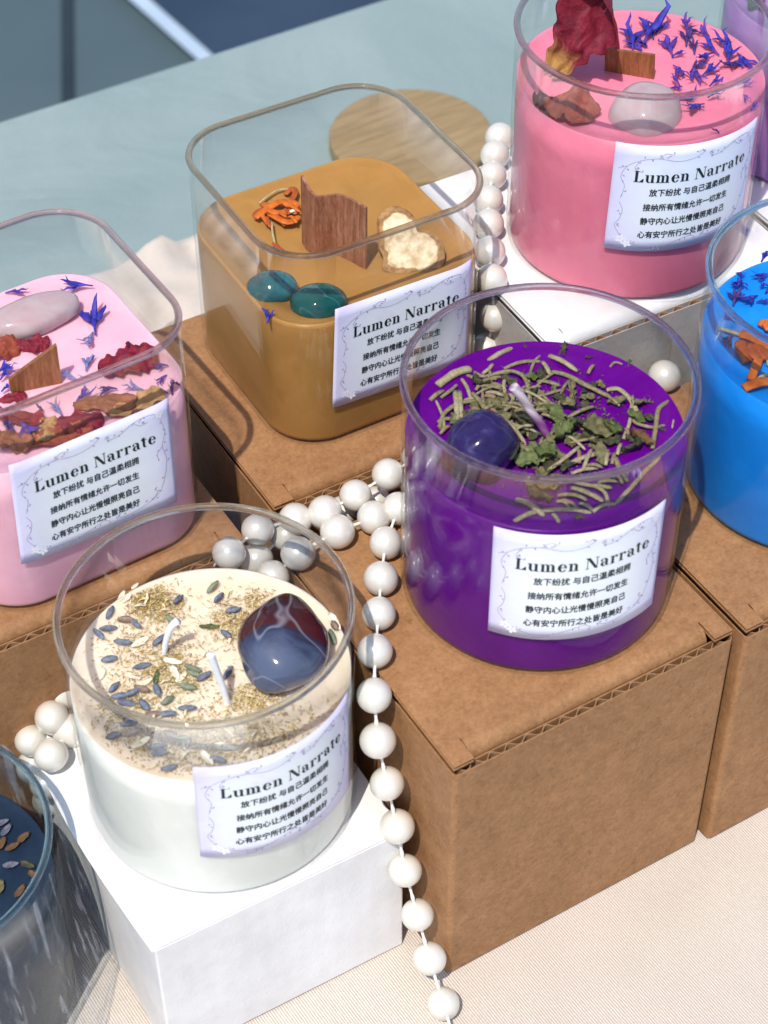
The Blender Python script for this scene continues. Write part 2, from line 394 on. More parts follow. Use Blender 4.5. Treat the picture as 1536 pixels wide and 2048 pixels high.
# ------------------------------------------------------------------ label artwork
INK = pm('dark_green_ink', (.006, .016, .018), (.010, .022, .024), 200, .5)
VINE = pm('mauve_line_ink', (.30, .27, .40), (.42, .36, .52), 300, .6)
FLOWERINK = pm('white_flower_ink', (.86, .86, .92), (.78, .77, .88), 900, .6)
def paper():
    m, ns, ls, p = newmat('watercolour_paper'); uv = ns.new('ShaderNodeUVMap'); uv.uv_map = 'uv'; v = uv.outputs[0]
    n1 = noise(ns, ls, v, 2.6, 4, .6, .5); n2 = noise(ns, ls, v, 4.1, 5, .6); sp = ns.new('ShaderNodeSeparateXYZ'); ls.new(v, sp.inputs[0])
    ex = mathn(ns, ls, 'ABSOLUTE', mathn(ns, ls, 'SUBTRACT', sp.outputs[0], .5)); ey = mathn(ns, ls, 'ABSOLUTE', mathn(ns, ls, 'SUBTRACT', sp.outputs[1], .5))
    edge = mathn(ns, ls, 'ADD', mathn(ns, ls, 'POWER', mathn(ns, ls, 'MULTIPLY', ex, 2.0), 3.0), mathn(ns, ls, 'POWER', mathn(ns, ls, 'MULTIPLY', ey, 2.0), 4.0))
    fac = mathn(ns, ls, 'MULTIPLY', edge, n1)
    col = ramp(ns, ls, fac, [(.05, (.80, .86, .91)), (.38, (.70, .71, .90)), (.75, (.58, .54, .82))])
    col = mixc(ns, ls, mathn(ns, ls, 'MULTIPLY', ramp(ns, ls, n2, [(.55, (0, 0, 0)), (.72, (1, 1, 1))]), .45), col, (.72, .62, .80))
    ls.new(col, p.inputs['Base Color']); p.inputs['Roughness'].default_value = .45; p.inputs['Specular IOR Level'].default_value = .35
    return m
PAPER = paper()
TW, TH = 50.0, 40.0           # label size in mm for the artwork
def glyph_parts():
    """bold high-contrast serif capitals and small letters as flat quads: letter -> (quads, advance), x-height .5, cap .72"""
    H = .034
    def rect(a, b, c, d): return [(a, b), (c, b), (c, d), (a, d)]
    def arc(cx, cy, rx, ry, ix, iy, sx, sy, a0, a1, n=18):
        o = []
        for k in range(n):
            t0, t1 = [math.radians(a0+(a1-a0)*(k+q)/n) for q in (0, 1)]
            o.append([(ix+sx*cos(t0), iy+sy*sin(t0)), (cx+rx*cos(t0), cy+ry*sin(t0)), (cx+rx*cos(t1), cy+ry*sin(t1)), (ix+sx*cos(t1), iy+sy*sin(t1))])
        return o
    G = {}
    S = .145
    G['L'] = ([rect(.09, 0, .09+S+.01, .72), rect(.02, .686, .32, .72), rect(.02, 0, .58, H), [(.36, H), (.58, H), (.58, .24), (.545, .24)]], .62)
    def stem(x, top=.5, l=.07, r=.07, tl=True): return [rect(x, 0, x+S, top)]+([rect(x-l, top-H, x, top)] if tl else [])
    def foot(x): return [rect(x-.06, 0, x+S+.06, H)]
    def arch(x): # arch from stem ending right stem at x
        return arc(x-.025, .32, .17, .19, x-.075, .32, .075, .155, 0, 175)+[rect(x, 0, x+S, .33)]
    G['n'] = (stem(.08)+foot(.08)+arch(.355)+foot(.355), .60)
    G['m'] = (stem(.08)+foot(.08)+arch(.345)+foot(.345)+arch(.61)+foot(.61), .855)
    G['u'] = (stem(.07, .5)[0:2]+arc(.245, .18, .175, .19, .295, .18, .08, .155, 180, 350)+[rect(.07, .15, .07+S, .3)]+[rect(.37, 0, .37+S, .5), rect(.30, .5-H, .37, .5), rect(.37+S, 0, .37+S+.07, H)], .60)
    G['u'][0][0] = rect(.07, .16, .07+S, .5)
    G['e'] = (arc(.27, .25, .235, .262, .295, .25, .095, .225, 40, 330)+arc(.27, .25, .235, .262, .265, .25, .125, .225, -2, 40)+[rect(.17, .262, .50, .262+H)], .54)
    G['N'] = ([rect(.10, 0, .10+H+.006, .72), [(.06, .72), (.25, .72), (.69, 0), (.53, 0)], rect(.62, .0, .62+H+.006, .72), rect(.02, 0, .22, H), rect(.02, .686, .2, .72), rect(.54, .686, .74, .72)], .76)
    G['a'] = ([rect(.30, .07, .30+S, .36), rect(.40, 0, .52, H), [(.34, H), (.30, .09), (.445, .09), (.445, H)]]+arc(.235, .35, .21, .16, .20, .35, .10, .127, 0, 165)+arc(.235, .145, .19, .155, .26, .145, .07, .12, 70, 300)+arc(.10, .385, .055, .055, .10, .385, .001, .001, 0, 360, 10), .55)
    G['r'] = (stem(.08)+foot(.08)+arc(.345, .40, .13, .11, .325, .36, .11, .10, 60, 170, 8)+arc(.375, .43, .068, .068, .375, .43, .001, .001, 0, 360, 10), .47)
    G['t'] = ([rect(.10, .10, .10+S, .64), [(.02, .47), (.02, .5), (.10, .64), (.14, .64), (.14, .47)], rect(.02, .5-H, .36, .5)]+arc(.245, .13, .145, .142, .285, .14, .05, .115, 180, 310), .39)
    return G
GL = glyph_parts()
def text_mesh(s, size):
    cu = bpy.data.curves.new('t', 'FONT'); cu.body = s; cu.size = size; cu.align_x = 'CENTER'; cu.fill_mode = 'FRONT'; cu.resolution_u = 3; cu.offset = 0
    cu.space_character = 1.0
    o = bpy.data.objects.new('t', cu); C.objects.link(o); dg = bpy.context.evaluated_depsgraph_get(); dg.update()
    me = bpy.data.meshes.new_from_object(o.evaluated_get(dg)); v = [tuple(p.co) for p in me.vertices]; f = [tuple(p.vertices) for p in me.polygons]
    bpy.data.objects.remove(o); bpy.data.curves.remove(cu); bpy.data.meshes.remove(me)
    return v, f
def artwork():
    """flat artwork in mm, origin at the label's lower left: list of (layer, verts, faces)"""
    out = []
    # title
    x = 0; quads = []
    for ch in 'Lumen Narrate':
        if ch == ' ': x += .27; continue
        qs, adv = GL[ch]; quads += [[(px+x, py) for px, py in q] for q in qs]; x += adv+.025
    wid = 38.5; sc = wid/x; x0 = 6.3; y0 = 26.6
    V, F = [], []
    for q in quads:
        k = len(V); V += [(x0+px*sc, y0+py*sc*1.10) for px, py in q]; F.append(tuple(range(k, k+len(q))))
    out.append(('ink', V, F))
    for k, (s, cx) in enumerate((('放下纷扰 与自己温柔相拥', 25.0), ('接纳所有情绪允许一切发生', 24.2), ('静守内心让光慢慢照亮自己', 23.9), ('心有安宁所行之处皆是美好', 23.6))):
        v, f = text_mesh(s, 2.9); v = np.array(v)[:, :2]
        span = 28.0 if k else 27.0
        v[:, 0] -= (v[:, 0].min()+v[:, 0].max())/2; v[:, 0] *= span/(v[:, 0].max()-v[:, 0].min()); v[:, 0] += cx
        yc = (22.8, 17.2, 11.9, 6.7)[k]
        v[:, 1] += yc-(v[:, 1].min()+v[:, 1].max())/2
        for dx, dy in ((-.055, 0), (.055, 0), (0, .045), (0, -.045)): out.append(('ink', [(p[0]+dx, p[1]+dy) for p in v], f))
    def line(pts, wdt=.16, n=8):
        p = [Vector((q[0], q[1], 0)) for q in pts]; p = spline(p, n); V = []; F = []
        for i, q in enumerate(p):
            t = (p[min(i+1, len(p)-1)]-p[max(i-1, 0)]).normalized(); nn = Vector((-t.y, t.x, 0))*wdt*.5
            V += [tuple((q+nn)[:2]), tuple((q-nn)[:2])]
            if i: F.append((2*i-2, 2*i-1, 2*i+1, 2*i))
        out.append(('vine', V, F))
    def blob(x, y, a, l, w_, layer='vine'):
        V = []
        for i in range(8):
            t = 2*PI*i/8; px, py = l*cos(t), w_*sin(t); V.append((x+px*cos(a)-py*sin(a), y+px*sin(a)+py*cos(a)))
        out.append((layer, V, [tuple(range(8))]))
    R = random.Random(3)
    vines = [[(3.2, 20), (4.0, 24.5), (2.6, 28), (4.2, 32), (8, 34.5), (13, 35.4), (19, 34.2), (24, 34.8), (27, 36.6), (26.2, 37.4), (25.2, 36.6)],
             [(47, 36), (43, 37.4), (38, 37.0), (34, 35.0), (30.5, 34.4), (29, 35.6), (30.2, 36.4)],
             [(46.5, 34), (47.6, 29), (46.4, 24), (47.4, 19), (46.6, 13), (45, 8.2)],
             [(3, 18.5), (4.2, 15.6), (3.6, 12), (2.4, 9.5), (4.2, 6)],
             [(6.5, 4), (11, 2.1), (17, 2.0), (22, 3.6), (26, 4.6), (28, 3.6), (27.2, 2.8)],
             [(45, 8), (42, 5.4), (38, 4.0), (33, 3.2), (30.4, 4.2), (31.4, 5)],
             [(8, 34.5), (6.4, 31.5), (8.6, 30.2)], [(4.2, 32), (1.6, 31)], [(13, 35.4), (15, 37.2), (17.5, 36.6)], [(38, 37), (40, 35), (42.4, 35.2)], [(46.4, 24), (44.6, 22), (45, 19.5)], [(42, 5.4), (43.6, 7.6), (42.6, 9)], [(17, 2), (15, .9), (12, .8)]]
    for v in vines:
        line(v)
        for i in range(len(v)-1):
            for t in (.3, .7):
                if R.random() < .75:
                    x = v[i][0]*(1-t)+v[i+1][0]*t+R.uniform(-1.0, 1.0); y = v[i][1]*(1-t)+v[i+1][1]*t+R.uniform(-1.0, 1.0)
                    if .6 < x < 49.4 and .6 < y < 39.4: blob(x, y, R.uniform(0, PI), R.uniform(.3, .55), R.uniform(.15, .25))
    for fx, fy in ((46.2, 36.0), (4.6, 4.4), (6.6, 2.9)):
        for k in range(5):
            a = k*2*PI/5+.4+fx; blob(fx+.85*cos(a), fy+.85*sin(a), a, .75, .5, 'flower' if fx > 20 else 'flower2')
        blob(fx, fy, 0, .22, .22)
    return out
ART = artwork()

# ------------------------------------------------------------------ candles
def candle_label(parent, surf, corners):
    """surf(s, z, off) -> point; corners TL TR BL BR as (s, z)"""
    TL, TR, BL, BR = corners
    def P(u, v, off):
        s = (TL[0]*(1-u)+TR[0]*u)*v+(BL[0]*(1-u)+BR[0]*u)*(1-v); z = (TL[1]*(1-u)+TR[1]*u)*v+(BL[1]*(1-u)+BR[1]*u)*(1-v)
        return surf(s, z, off)
    nu, nv = 40, 10; vs = []; uvs = []
    for off in (.00045, .00020):
        for j in range(nv+1):
            for i in range(nu+1): vs.append(P(i/nu, j/nv, off)); uvs.append((i/nu, j/nv))
    W = nu+1; K = W*(nv+1); fs = []
    for j in range(nv):
        for i in range(nu):
            a = j*W+i; fs += [(a, a+1, a+W+1, a+W), (K+a, K+a+W, K+a+W+1, K+a+1)]
    for i in range(nu): fs += [(i, K+i, K+i+1, i+1), (nv*W+i, nv*W+i+1, K+nv*W+i+1, K+nv*W+i)]
    for j in range(nv): fs += [(j*W, (j+1)*W, K+(j+1)*W, K+j*W), (j*W+nu, K+j*W+nu, K+(j+1)*W+nu, (j+1)*W+nu)]
    me = bpy.data.meshes.new('label'); me.from_pydata([tuple(p) for p in vs], [], fs); me.validate()
    uvl = me.uv_layers.new(name='uv')
    for lp in me.loops: uvl.data[lp.index].uv = uvs[lp.vertex_index]
    lab = link('label', me, PAPER, parent)
    for layer, nm, off, m in (('vine', 'vine_border', .00050, VINE), ('flower', 'printed_flower', .00054, FLOWERINK), ('flower2', 'printed_flower', .00054, FLOWERINK), ('ink', 'lettering', .00058, INK)):
        b = MB(); k = 0
        for l, V, F in ART:
            if l != layer: continue
            k += 1
            b.add([P(x/TW, y/TH, off+(k % 40)*2e-7) for x, y in V], F)
        link(nm, b.mesh(), m, lab, False)

H = .0782
def cyl_surf(cx, cy, R):
    return lambda s, z, off: Vector((cx+(R+off)*cos(math.radians(s)), cy+(R+off)*sin(math.radians(s)), z))
def sq_surf(cx, cy, a, rc, yaw):
    def g(s, z, off):
        L = a-rc; e = abs(s)-L
        if e <= 0: x, y = s, -(a+off)
        else:
            t = e/rc; x = math.copysign(L+(rc+off)*sin(t), s); y = -(a-rc)-(rc+off)*cos(t)
        return Vector((cx+x*cos(yaw)-y*sin(yaw), cy+x*sin(yaw)+y*cos(yaw), z))
    return g
def candle(name, f, cx, cy, z0, zw, wax, label, glass=GLASS, rim=RIM, h=H, step=0, waxtop=None, dips=(), t=.0010, shape=None):
    root = thing(name, (cx, cy, z0), label, 'candle', 'scented candles in glass jars')
    b = MB(); zt = z0+h
    b.loft([ring(f, .0050, z0+.0004), ring(f, .0020, z0+.0003), ring(f, .0008, z0+.0007), ring(f, .0002, z0+.0016), ring(f, 0, z0+.0030), ring(f, 0, zt-.030), ring(f, 0, zt-.0009),
            ring(f, t, zt-.0009), ring(f, t, zt-.03), ring(f, t, z0+.0026), ring(f, t+.0002, z0+.0015), ring(f, t+.0011, z0+.0009), ring(f, t+.005, z0+.0008)])
    jar = link('glass_jar', b.mesh(), glass, root)
    b = MB(); rr = .00108; tc = t/2
    b.loft([ring(f, tc-rr*cos(2*PI*i/10), zt-.0011+rr*sin(2*PI*i/10)) for i in range(10)], closed=True)
    link('rim', b.mesh(), rim, jar)
    # wax
    b = MB(); d0 = t+.00015; n = len(f(0))
    b.loft([ring(f, d0+.005, z0+.00095), ring(f, d0+.0012, z0+.0011), ring(f, d0+.0002, z0+.0017), ring(f, d0, z0+.0028), ring(f, d0, zw-.01), ring(f, d0, zw+.0009)], True, False)
    base = (len(b.v)-n)
    inset = [.0004, .0010, .0020, .0034, .006, .009, .012, .016, .020, .024, .028, .032, .0355]
    b.cm = 1 if waxtop else 0
    def zf(x, y, d):
        z = zw+.0011*math.exp(-(d/.0011)**1.3)+(.0004*mnoise.noise(Vector((x*60, y*60, zw)))+.0005*mnoise.noise(Vector((x*25, y*25, zw+3))))*min(1, d/.003)
        if step: z += step*(1/(1+math.exp((d-.0085)*1800)))
        for (qx, qy, qr, qz) in dips: z += qz*math.exp(-((x-qx)**2+(y-qy)**2)/qr**2)
        return z
    prev = base
    for d in inset:
        r = [(x, y, zf(x, y, d)) for x, y in f(d0+d)]
        k = len(b.v); b.v += r
        b.f += [(prev+i, prev+(i+1) % n, k+(i+1) % n, k+i) for i in range(n)]; b.mi += [b.cm]*n; prev = k
    b.f.append(tuple(prev+i for i in range(n))); b.mi.append(b.cm)
    link('wax', b.mesh(), [wax, waxtop] if waxtop else wax, root)
    if shape: candle_label(root, *shape)
    return root

PURPLE = wax_mat('purple_wax', (.092, .0004, .188), (.106, .0008, .208), .12, .32)
CREAM = wax_mat('white_wax', (.74, .765, .71), (.77, .79, .74), .3); CREAMTOP = wax_mat('stained_cream_wax', (.80, .66, .50), (.84, .73, .58), .3)
OCHRE = wax_mat('ochre_wax', (.355, .185, .052), (.39, .205, .060), .2, .3)
PINK = wax_mat('rose_wax', (.74, .19, .29), (.78, .22, .32), .25, .4)
PALEPINK = wax_mat('pale_pink_wax', (.80, .41, .52), (.83, .47, .57), .25, .35)
BLUE = wax_mat('blue_wax', (.006, .20, .68), (.010, .24, .75), .15, .35)
LILAC = wax_mat('lilac_wax', (.38, .20, .52), (.42, .24, .56), .2)
NAVYWAX = wax_mat('navy_wax', (.010, .022, .045), (.016, .032, .06), .05, .35)

ZP, ZC, ZO, ZL, ZR, ZB = .1590, .1125, .1495, .1570, .1890, .1570
pur = candle('jar_candle', round_outline(0, 0, .04), 0, 0, HB, ZP, PURPLE, 'round glass candle of deep purple wax strewn with dried rosemary', rim=RIM_MAUVE_LIT, step=.0012,
             shape=(cyl_surf(0, 0, .04), ((-144.4, .1612), (-72.3, .1606), (-144.6, .1203), (-72.0, .1192))))
cx_, cy_ = -.1029, .0093
cre = candle('jar_candle', round_outline(cx_, cy_, .04), cx_, cy_, .0609, ZC, CREAM, 'round glass candle of cream white wax strewn with lavender buds and yellow crumbs', waxtop=CREAMTOP,
             shape=(cyl_surf(cx_, cy_, .04), ((-123.6, .1219), (-50.5, .1197), (-124.6, .0824), (-51.0, .0784))))
OX, OY, OYAW = .001, .1176, -.0223
och = candle('jar_candle', square_outline(OX, OY, .0381, .0381, .0185, OYAW), OX, OY, HB, ZO, OCHRE, 'rounded square glass candle of ochre wax with teal stones and a curled wooden wick', rim=RIM_WARM_LIT, h=.0762, step=.0016,
             shape=(sq_surf(OX, OY, .0381, .0185, OYAW), ((-.0210, .1578), (.0282, .1566), (-.0228, .1193), (.0270, .1170))))
LX, LY, LYAW = -.1097, .1022, .0317
lef = candle('jar_candle', square_outline(LX, LY, .0381, .0381, .0187, LYAW), LX, LY, HB, ZL, PALEPINK, 'rounded square glass candle of pale pink wax covered in rose petals and cornflowers', rim=RIM_PINK_LIT,
             shape=(sq_surf(LX, LY, .0381, .0187, LYAW), ((-.0240, .1621), (.0252, .1625), (-.0256, .1240), (.0245, .1224))))
BX, BY, BZ = .1004, .0959, .13
bac = candle('jar_candle', round_outline(BX, BY, .04), BX, BY, BZ, ZR, PINK, 'round glass candle of rose pink wax with a pale quartz ball and wooden wick', rim=RIM_PINK_LIT,
             shape=(cyl_surf(BX, BY, .04), ((-137.2, .1912), (-63.5, .1885), (-138.2, .1517), (-65.0, .1505))))
UX, UY = .0981, -.0077
blu = candle('jar_candle', round_outline(UX, UY, .04), UX, UY, HB, ZB, BLUE, 'round glass candle of bright blue wax at the right edge', GLASS_BLUE, RIM_BLUE)
QX, QY = .1928, .1059
lil = candle('jar_candle', round_outline(QX, QY, .04), QX, QY, .13, .186, LILAC, 'pale lilac candle topped with dry herbs in the far corner behind the rose pink candle')
WX, WY = -.1925, .0255
wra = candle('jar_candle', round_outline(WX, WY, .0405), WX, WY, .0005, .055, NAVYWAX, 'dark navy candle wrapped in crinkled clear film beside the low white box', GLASS_BLUE, RIM_BLUE, h=.078, t=.0022)
# crinkled film round the dark candle
def film():
    m, ns, ls, p = newmat('clear_film'); ns.remove(p); out = ns['Material Output']; v = coords(ns, ls, scale=(1, 1, .35))
    n = noise(ns, ls, v, 260, 4, .65, 1.5); n2 = noise(ns, ls, coords(ns, ls), 160, 4, .6, 2.0)
    bp = ns.new('ShaderNodeBump'); bp.inputs['Strength'].default_value = .8; bp.inputs['Distance'].default_value = .0022; ls.new(mathn(ns, ls, 'ADD', n, n2), bp.inputs['Height'])
    gl = ns.new('ShaderNodeBsdfGlossy'); gl.inputs['Roughness'].default_value = .10; ls.new(bp.outputs[0], gl.inputs['Normal'])
    tr = ns.new('ShaderNodeBsdfTransparent'); tr.inputs[0].default_value = (.93, .95, .97, 1)
    df = ns.new('ShaderNodeBsdfDiffuse'); df.inputs[0].default_value = (.72, .74, .80, 1)
    m1 = ns.new('ShaderNodeMixShader'); m1.inputs[0].default_value = .040; ls.new(tr.outputs[0], m1.inputs[1]); ls.new(gl.outputs[0], m1.inputs[2])
    def streak(rot, sc, st, lo, hi): return ramp(ns, ls, noise(ns, ls, coords(ns, ls, scale=(1, 1, st), rot=rot), sc, 2, .55, .2), [(lo, (0, 0, 0)), (hi, (1, 1, 1))])
    cr = mathn(ns, ls, 'MAXIMUM', streak((0, 0, 0), 380, .025, .58, .68), mathn(ns, ls, 'MAXIMUM', streak((.30, .22, 0), 300, .03, .60, .68), streak((-.4, .3, 0), 240, .04, .61, .69)))
    m2 = ns.new('ShaderNodeMixShader'); ls.new(ramp(ns, ls, cr, [(.0, (.006, .006, .006)), (1.0, (.30, .30, .30))]), m2.inputs[0]); ls.new(m1.outputs[0], m2.inputs[1]); ls.new(df.outputs[0], m2.inputs[2])
    ls.new(m2.outputs[0], out.inputs[0]); return m
b = MB(); n, mrow = 220, 60; vs = []
for j in range(mrow+1):
    z = .0012+(.0765-.0012)*j/mrow; t = j/mrow
    for i in range(n):
        a = 2*PI*i/n; A = .0045*(1-t)**.7+.0008
        q = mnoise.noise(Vector((cos(a)*5, sin(a)*5, z*18)))+.6*mnoise.noise(Vector((cos(a)*14, sin(a)*14, z*30)))
        r = .0414+.006*(1-t)**1.5+A*(.5+.5*q)+.0006*abs(mnoise.noise(Vector((cos(a)*40, sin(a)*40, z*200))))
        vs.append((WX+r*cos(a), WY+r*sin(a), z))
fs = [(j*n+i, j*n+(i+1) % n, (j+1)*n+(i+1) % n, (j+1)*n+i) for j in range(mrow) for i in range(n)]
b.add(vs, fs); link('film_wrap', b.mesh(), film(), wra)

# ------------------------------------------------------------------ wicks
def wood_mat(name, c1, c2, c3, sc=(1, 1, .08), scale=700):
    m, ns, ls, p = newmat(name); n = noise(ns, ls, coords(ns, ls, scale=sc), scale, 4, .6, .3); n2 = noise(ns, ls, coords(ns, ls, scale=(1, 1, .3)), 1500, 2)
    col = ramp(ns, ls, n, [(.3, c1), (.52, c2), (.7, c3)]); col = mixc(ns, ls, .25, col, ramp(ns, ls, n2, [(.4, c1), (.62, c3)]))
    ls.new(col, p.inputs['Base Color']); p.inputs['Roughness'].default_value = .55; bump(ns, ls, p, n, .3, .0003); return m
WICKWOOD = wood_mat('wick_wood', (.13, .042, .012), (.24, .085, .026), (.34, .15, .06))
WICKDARK = wood_mat('dark_wick_wood', (.15, .045, .018), (.26, .092, .042), (.38, .20, .135))
STRING = pm('wick_string', (.74, .80, .86), (.85, .88, .90), 1500, .5, sss=.2)
def string_wick(px, zw, r0, r1, m, parent, twist=0):
    base = at(*px[0], zw-.0005); pts = [base]+[upright(*q, base) for q in px[1:]]; p = spline(pts, 7)
    b = MB(); n = len(p)
    b.tube([p[0]-Vector((0, 0, .001))]+p, [r0*1.5]+[r0*(1-i/(n-1))+r1*i/(n-1) for i in range(n)], 10); link('wick', b.mesh(), m, parent)
k = crop(80, 980, 2.2588)
string_wick([k(562, 745), k(568, 690), k(590, 625), k(622, 592)], ZC, .00075, .0012, STRING, cre)
string_wick([k(850, 972), k(825, 890), k(795, 810), k(770, 742)], ZC, .0009, .0011, STRING, cre)
def purple_wick():
    m, ns, ls, p = newmat('purple_stained_wick'); sp = ns.new('ShaderNodeSeparateXYZ'); t = ns.new('ShaderNodeTexCoord'); ls.new(t.outputs['Object'], sp.inputs[0])
    z = mathn(ns, ls, 'SUBTRACT', sp.outputs[2], ZP-HB)
    col = ramp(ns, ls, mathn(ns, ls, 'MULTIPLY', z, 1/.016), [(.05, (.17, .015, .17)), (.55, (.30, .09, .28)), (.85, (.56, .47, .52))])
    wv = ns.new('ShaderNodeTexWave'); wv.inputs['Scale'].default_value = 110; wv.bands_direction = 'DIAGONAL'; ls.new(t.outputs['Object'], wv.inputs[0])
    ls.new(mixc(ns, ls, .35, col, ramp(ns, ls, wv.outputs[1], [(.1, (.2, .1, .2)), (.4, (1, 1, 1))]), 'MULTIPLY'), p.inputs['Base Color']); p.inputs['Roughness'].default_value = .7
    bump(ns, ls, p, wv.outputs[1], .6, .0006); return m
k = crop(860, 670, 5.908)
string_wick([k(1440, 1310), k(1330, 1090), k(1180, 880), k(1050, 690), k(985, 610)], ZP, .0010, .0014, purple_wick(), pur)
def plank(parent, base_px, top_px, zw, thick, m, lift=0):
    """wooden wick: bottom edge polyline on the wax, top edge polyline above it"""
    B = [at(*q, zw-.001) for q in base_px]; n = len(B); Tt = []
    for q, bp in zip(top_px, B): Tt.append(upright(*q, bp))
    nn = 10; B = spline(B, nn); Tt = spline(Tt, nn); rows = 8
    b = MB(); L = len(B); F_ = []; G_ = []
    for r in range(rows+1):
        for i in range(L):
            p = B[i].lerp(Tt[i], r/rows); tg = (B[min(i+1, L-1)]-B[max(i-1, 0)]); nr = Vector((tg.y, -tg.x, 0)).normalized()
            F_.append(p+nr*thick/2); G_.append(p-nr*thick/2)
    K = len(F_); fs = []
    for r in range(rows):
        for i in range(L-1):
            a = r*L+i; fs += [(a, a+1, a+L+1, a+L), (K+a, K+a+L, K+a+L+1, K+a+1)]
    for i in range(L-1): fs += [(i, K+i, K+i+1, i+1), (rows*L+i, rows*L+i+1, K+rows*L+i+1, K+rows*L+i)]
    for r in range(rows): fs += [(r*L, (r+1)*L, K+(r+1)*L, K+r*L), (r*L+L-1, K+r*L+L-1, K+(r+1)*L+L-1, (r+1)*L+L-1)]
    b.add(F_+G_, fs); link('wooden_wick', b.mesh(), m, parent, False)
k = crop(1030, 0, 3.036)
plank(bac, [k(545, 445), k(845, 492)], [k(548, 290), k(850, 332)], ZR, .0011, WICKWOOD)
k = crop(0, 500, 3.84)
plank(lef, [k(92, 1125), k(476, 1035)], [k(65, 990), k(432, 722)], ZL, .0012, WICKWOOD)
k = crop(360, 140, 2.4)
plank(och, [k(592, 840), k(640, 895), k(760, 900), k(895, 968)], [k(585, 505), k(650, 600), k(770, 598), k(895, 660)], ZO, .0009, WICKDARK)

# ------------------------------------------------------------------ stones
def rock(name, c, ax, rot, m, label, cat='stone', lump=.08, sq=0, seed=1, hf=.3, sub=4, group=None):
    bm = bmesh.new(); bmesh.ops.create_icosphere(bm, subdivisions=sub, radius=1)
    R = Matrix.Rotation(rot[2], 3, 'Z') @ Matrix.Rotation(rot[1], 3, 'Y') @ Matrix.Rotation(rot[0], 3, 'X')
    for v in bm.verts:
        p = v.co.copy()
        if sq:
            q = Vector([math.copysign(abs(x)**(1-sq), x) for x in p]); p = p.lerp(q.normalized()*min(q.length, 1.35), .8)
        p *= 1+lump*mnoise.noise(v.co*1.3+Vector((seed*3.1, seed, 0)))+lump*hf*mnoise.noise(v.co*3+Vector((seed, 7, 0)))
        p = R @ Vector((p.x*ax[0], p.y*ax[1], p.z*ax[2])); v.co = p+c
    me = bpy.data.meshes.new(name); bm.to_mesh(me); bm.free()
    return single(name, me, m, label, cat, group)
def stone_mat(name, fn, rough=.06, sss=0, trans=0, coat=.0):
    m, ns, ls, p = newmat(name); v = coords(ns, ls); ls.new(fn(ns, ls, v), p.inputs['Base Color'])
    p.inputs['Roughness'].default_value = rough; p.inputs['Specular IOR Level'].default_value = .38
    if sss: p.inputs['Subsurface Weight'].default_value = sss; p.inputs['Subsurface Radius'].default_value = (1, .8, .8); p.inputs['Subsurface Scale'].default_value = .004
    if trans: p.inputs['Transmission Weight'].default_value = trans; p.inputs['IOR'].default_value = 1.4
    return m
def veins(ns, ls, v, scale, lo, hi, dist=2):
    n = noise(ns, ls, v, scale, 3, .5, dist)
    a = mathn(ns, ls, 'ABSOLUTE', mathn(ns, ls, 'SUBTRACT', n, .5)); return ramp(ns, ls, a, [(lo, (1, 1, 1)), (hi, (0, 0, 0))])
def amet(ns, ls, v):
    c = ramp(ns, ls, noise(ns, ls, v, 110, 6, .7, .5), [(.35, (.009, .003, .036)), (.58, (.022, .014, .082)), (.78, (.10, .09, .22))])
    return mixc(ns, ls, mathn(ns, ls, 'MULTIPLY', veins(ns, ls, v, 55, .0, .010, .6), .12), c, (.30, .22, .40))
def agat(ns, ls, v):
    n = noise(ns, ls, v, 55, 4, .6, 1.2); sp = ns.new('ShaderNodeSeparateXYZ'); ls.new(v, sp.inputs[0])
    q = mathn(ns, ls, 'ADD', mathn(ns, ls, 'MULTIPLY', n, 1.0), mathn(ns, ls, 'MULTIPLY', mathn(ns, ls, 'ADD', sp.outputs[1], mathn(ns, ls, 'MULTIPLY', sp.outputs[0], .55)), 40.0))
    c = ramp(ns, ls, q, [(.0, (.075, .095, .16)), (.18, (.034, .044, .090)), (.31, (.022, .020, .042)), (.42, (.060, .012, .011)), (.8, (.030, .005, .007))])
    return mixc(ns, ls, mathn(ns, ls, 'MULTIPLY', veins(ns, ls, v, 24, .0, .008, .5), .30), c, (.45, .45, .55))
def teal(c1, c2): return lambda ns, ls, v: mixc(ns, ls, mathn(ns, ls, 'MULTIPLY', veins(ns, ls, v, 60, .0, .012, .8), .16), ramp(ns, ls, noise(ns, ls, v, 120, 3), [(.35, c1), (.65, c2)]), (.45, .6, .6))
def quartz(ns, ls, v): return mixc(ns, ls, mathn(ns, ls, 'MULTIPLY', veins(ns, ls, v, 45, .0, .04, .8), .22), ramp(ns, ls, noise(ns, ls, v, 90, 4, .6, 1), [(.35, (.86, .60, .64)), (.65, (.93, .78, .80))]), (.88, .80, .80))
AMET = stone_mat('amethyst', amet, .13); AGAT = stone_mat('agate', agat, .06)
c = at(962, 893, ZP+.0065); rock('amethyst', c, (.0112, .0096, .0098), (.2, .35, .6), AMET, 'polished dark violet amethyst on the purple wax', lump=.20, seed=11, hf=.08)
c = at(565, 1290, ZC+.0080); rock('agate', c, (.0146, .0124, .0104), (.15, -.12, .95), AGAT, 'large polished blue and brown agate egg on the cream wax', lump=.11, seed=2, sub=5, hf=.12)
c = at(545, 575, ZO+.0026); rock('teal_stone', c, (.0079, .0062, .0049), (0, 0, -.5), stone_mat('teal_pale', teal((.012, .115, .135), (.028, .165, .18)), .05, .1), 'paler, smaller of the two oval teal stones on the ochre wax', lump=.03, seed=3)
c = at(637, 604, ZO+.0026); rock('teal_stone', c, (.0088, .0070, .0052), (0, 0, -.45), stone_mat('teal_deep', teal((.003, .075, .070), (.008, .120, .105)), .05, .1), 'deeper green, larger of the two oval teal stones on the ochre wax', lump=.03, seed=5)
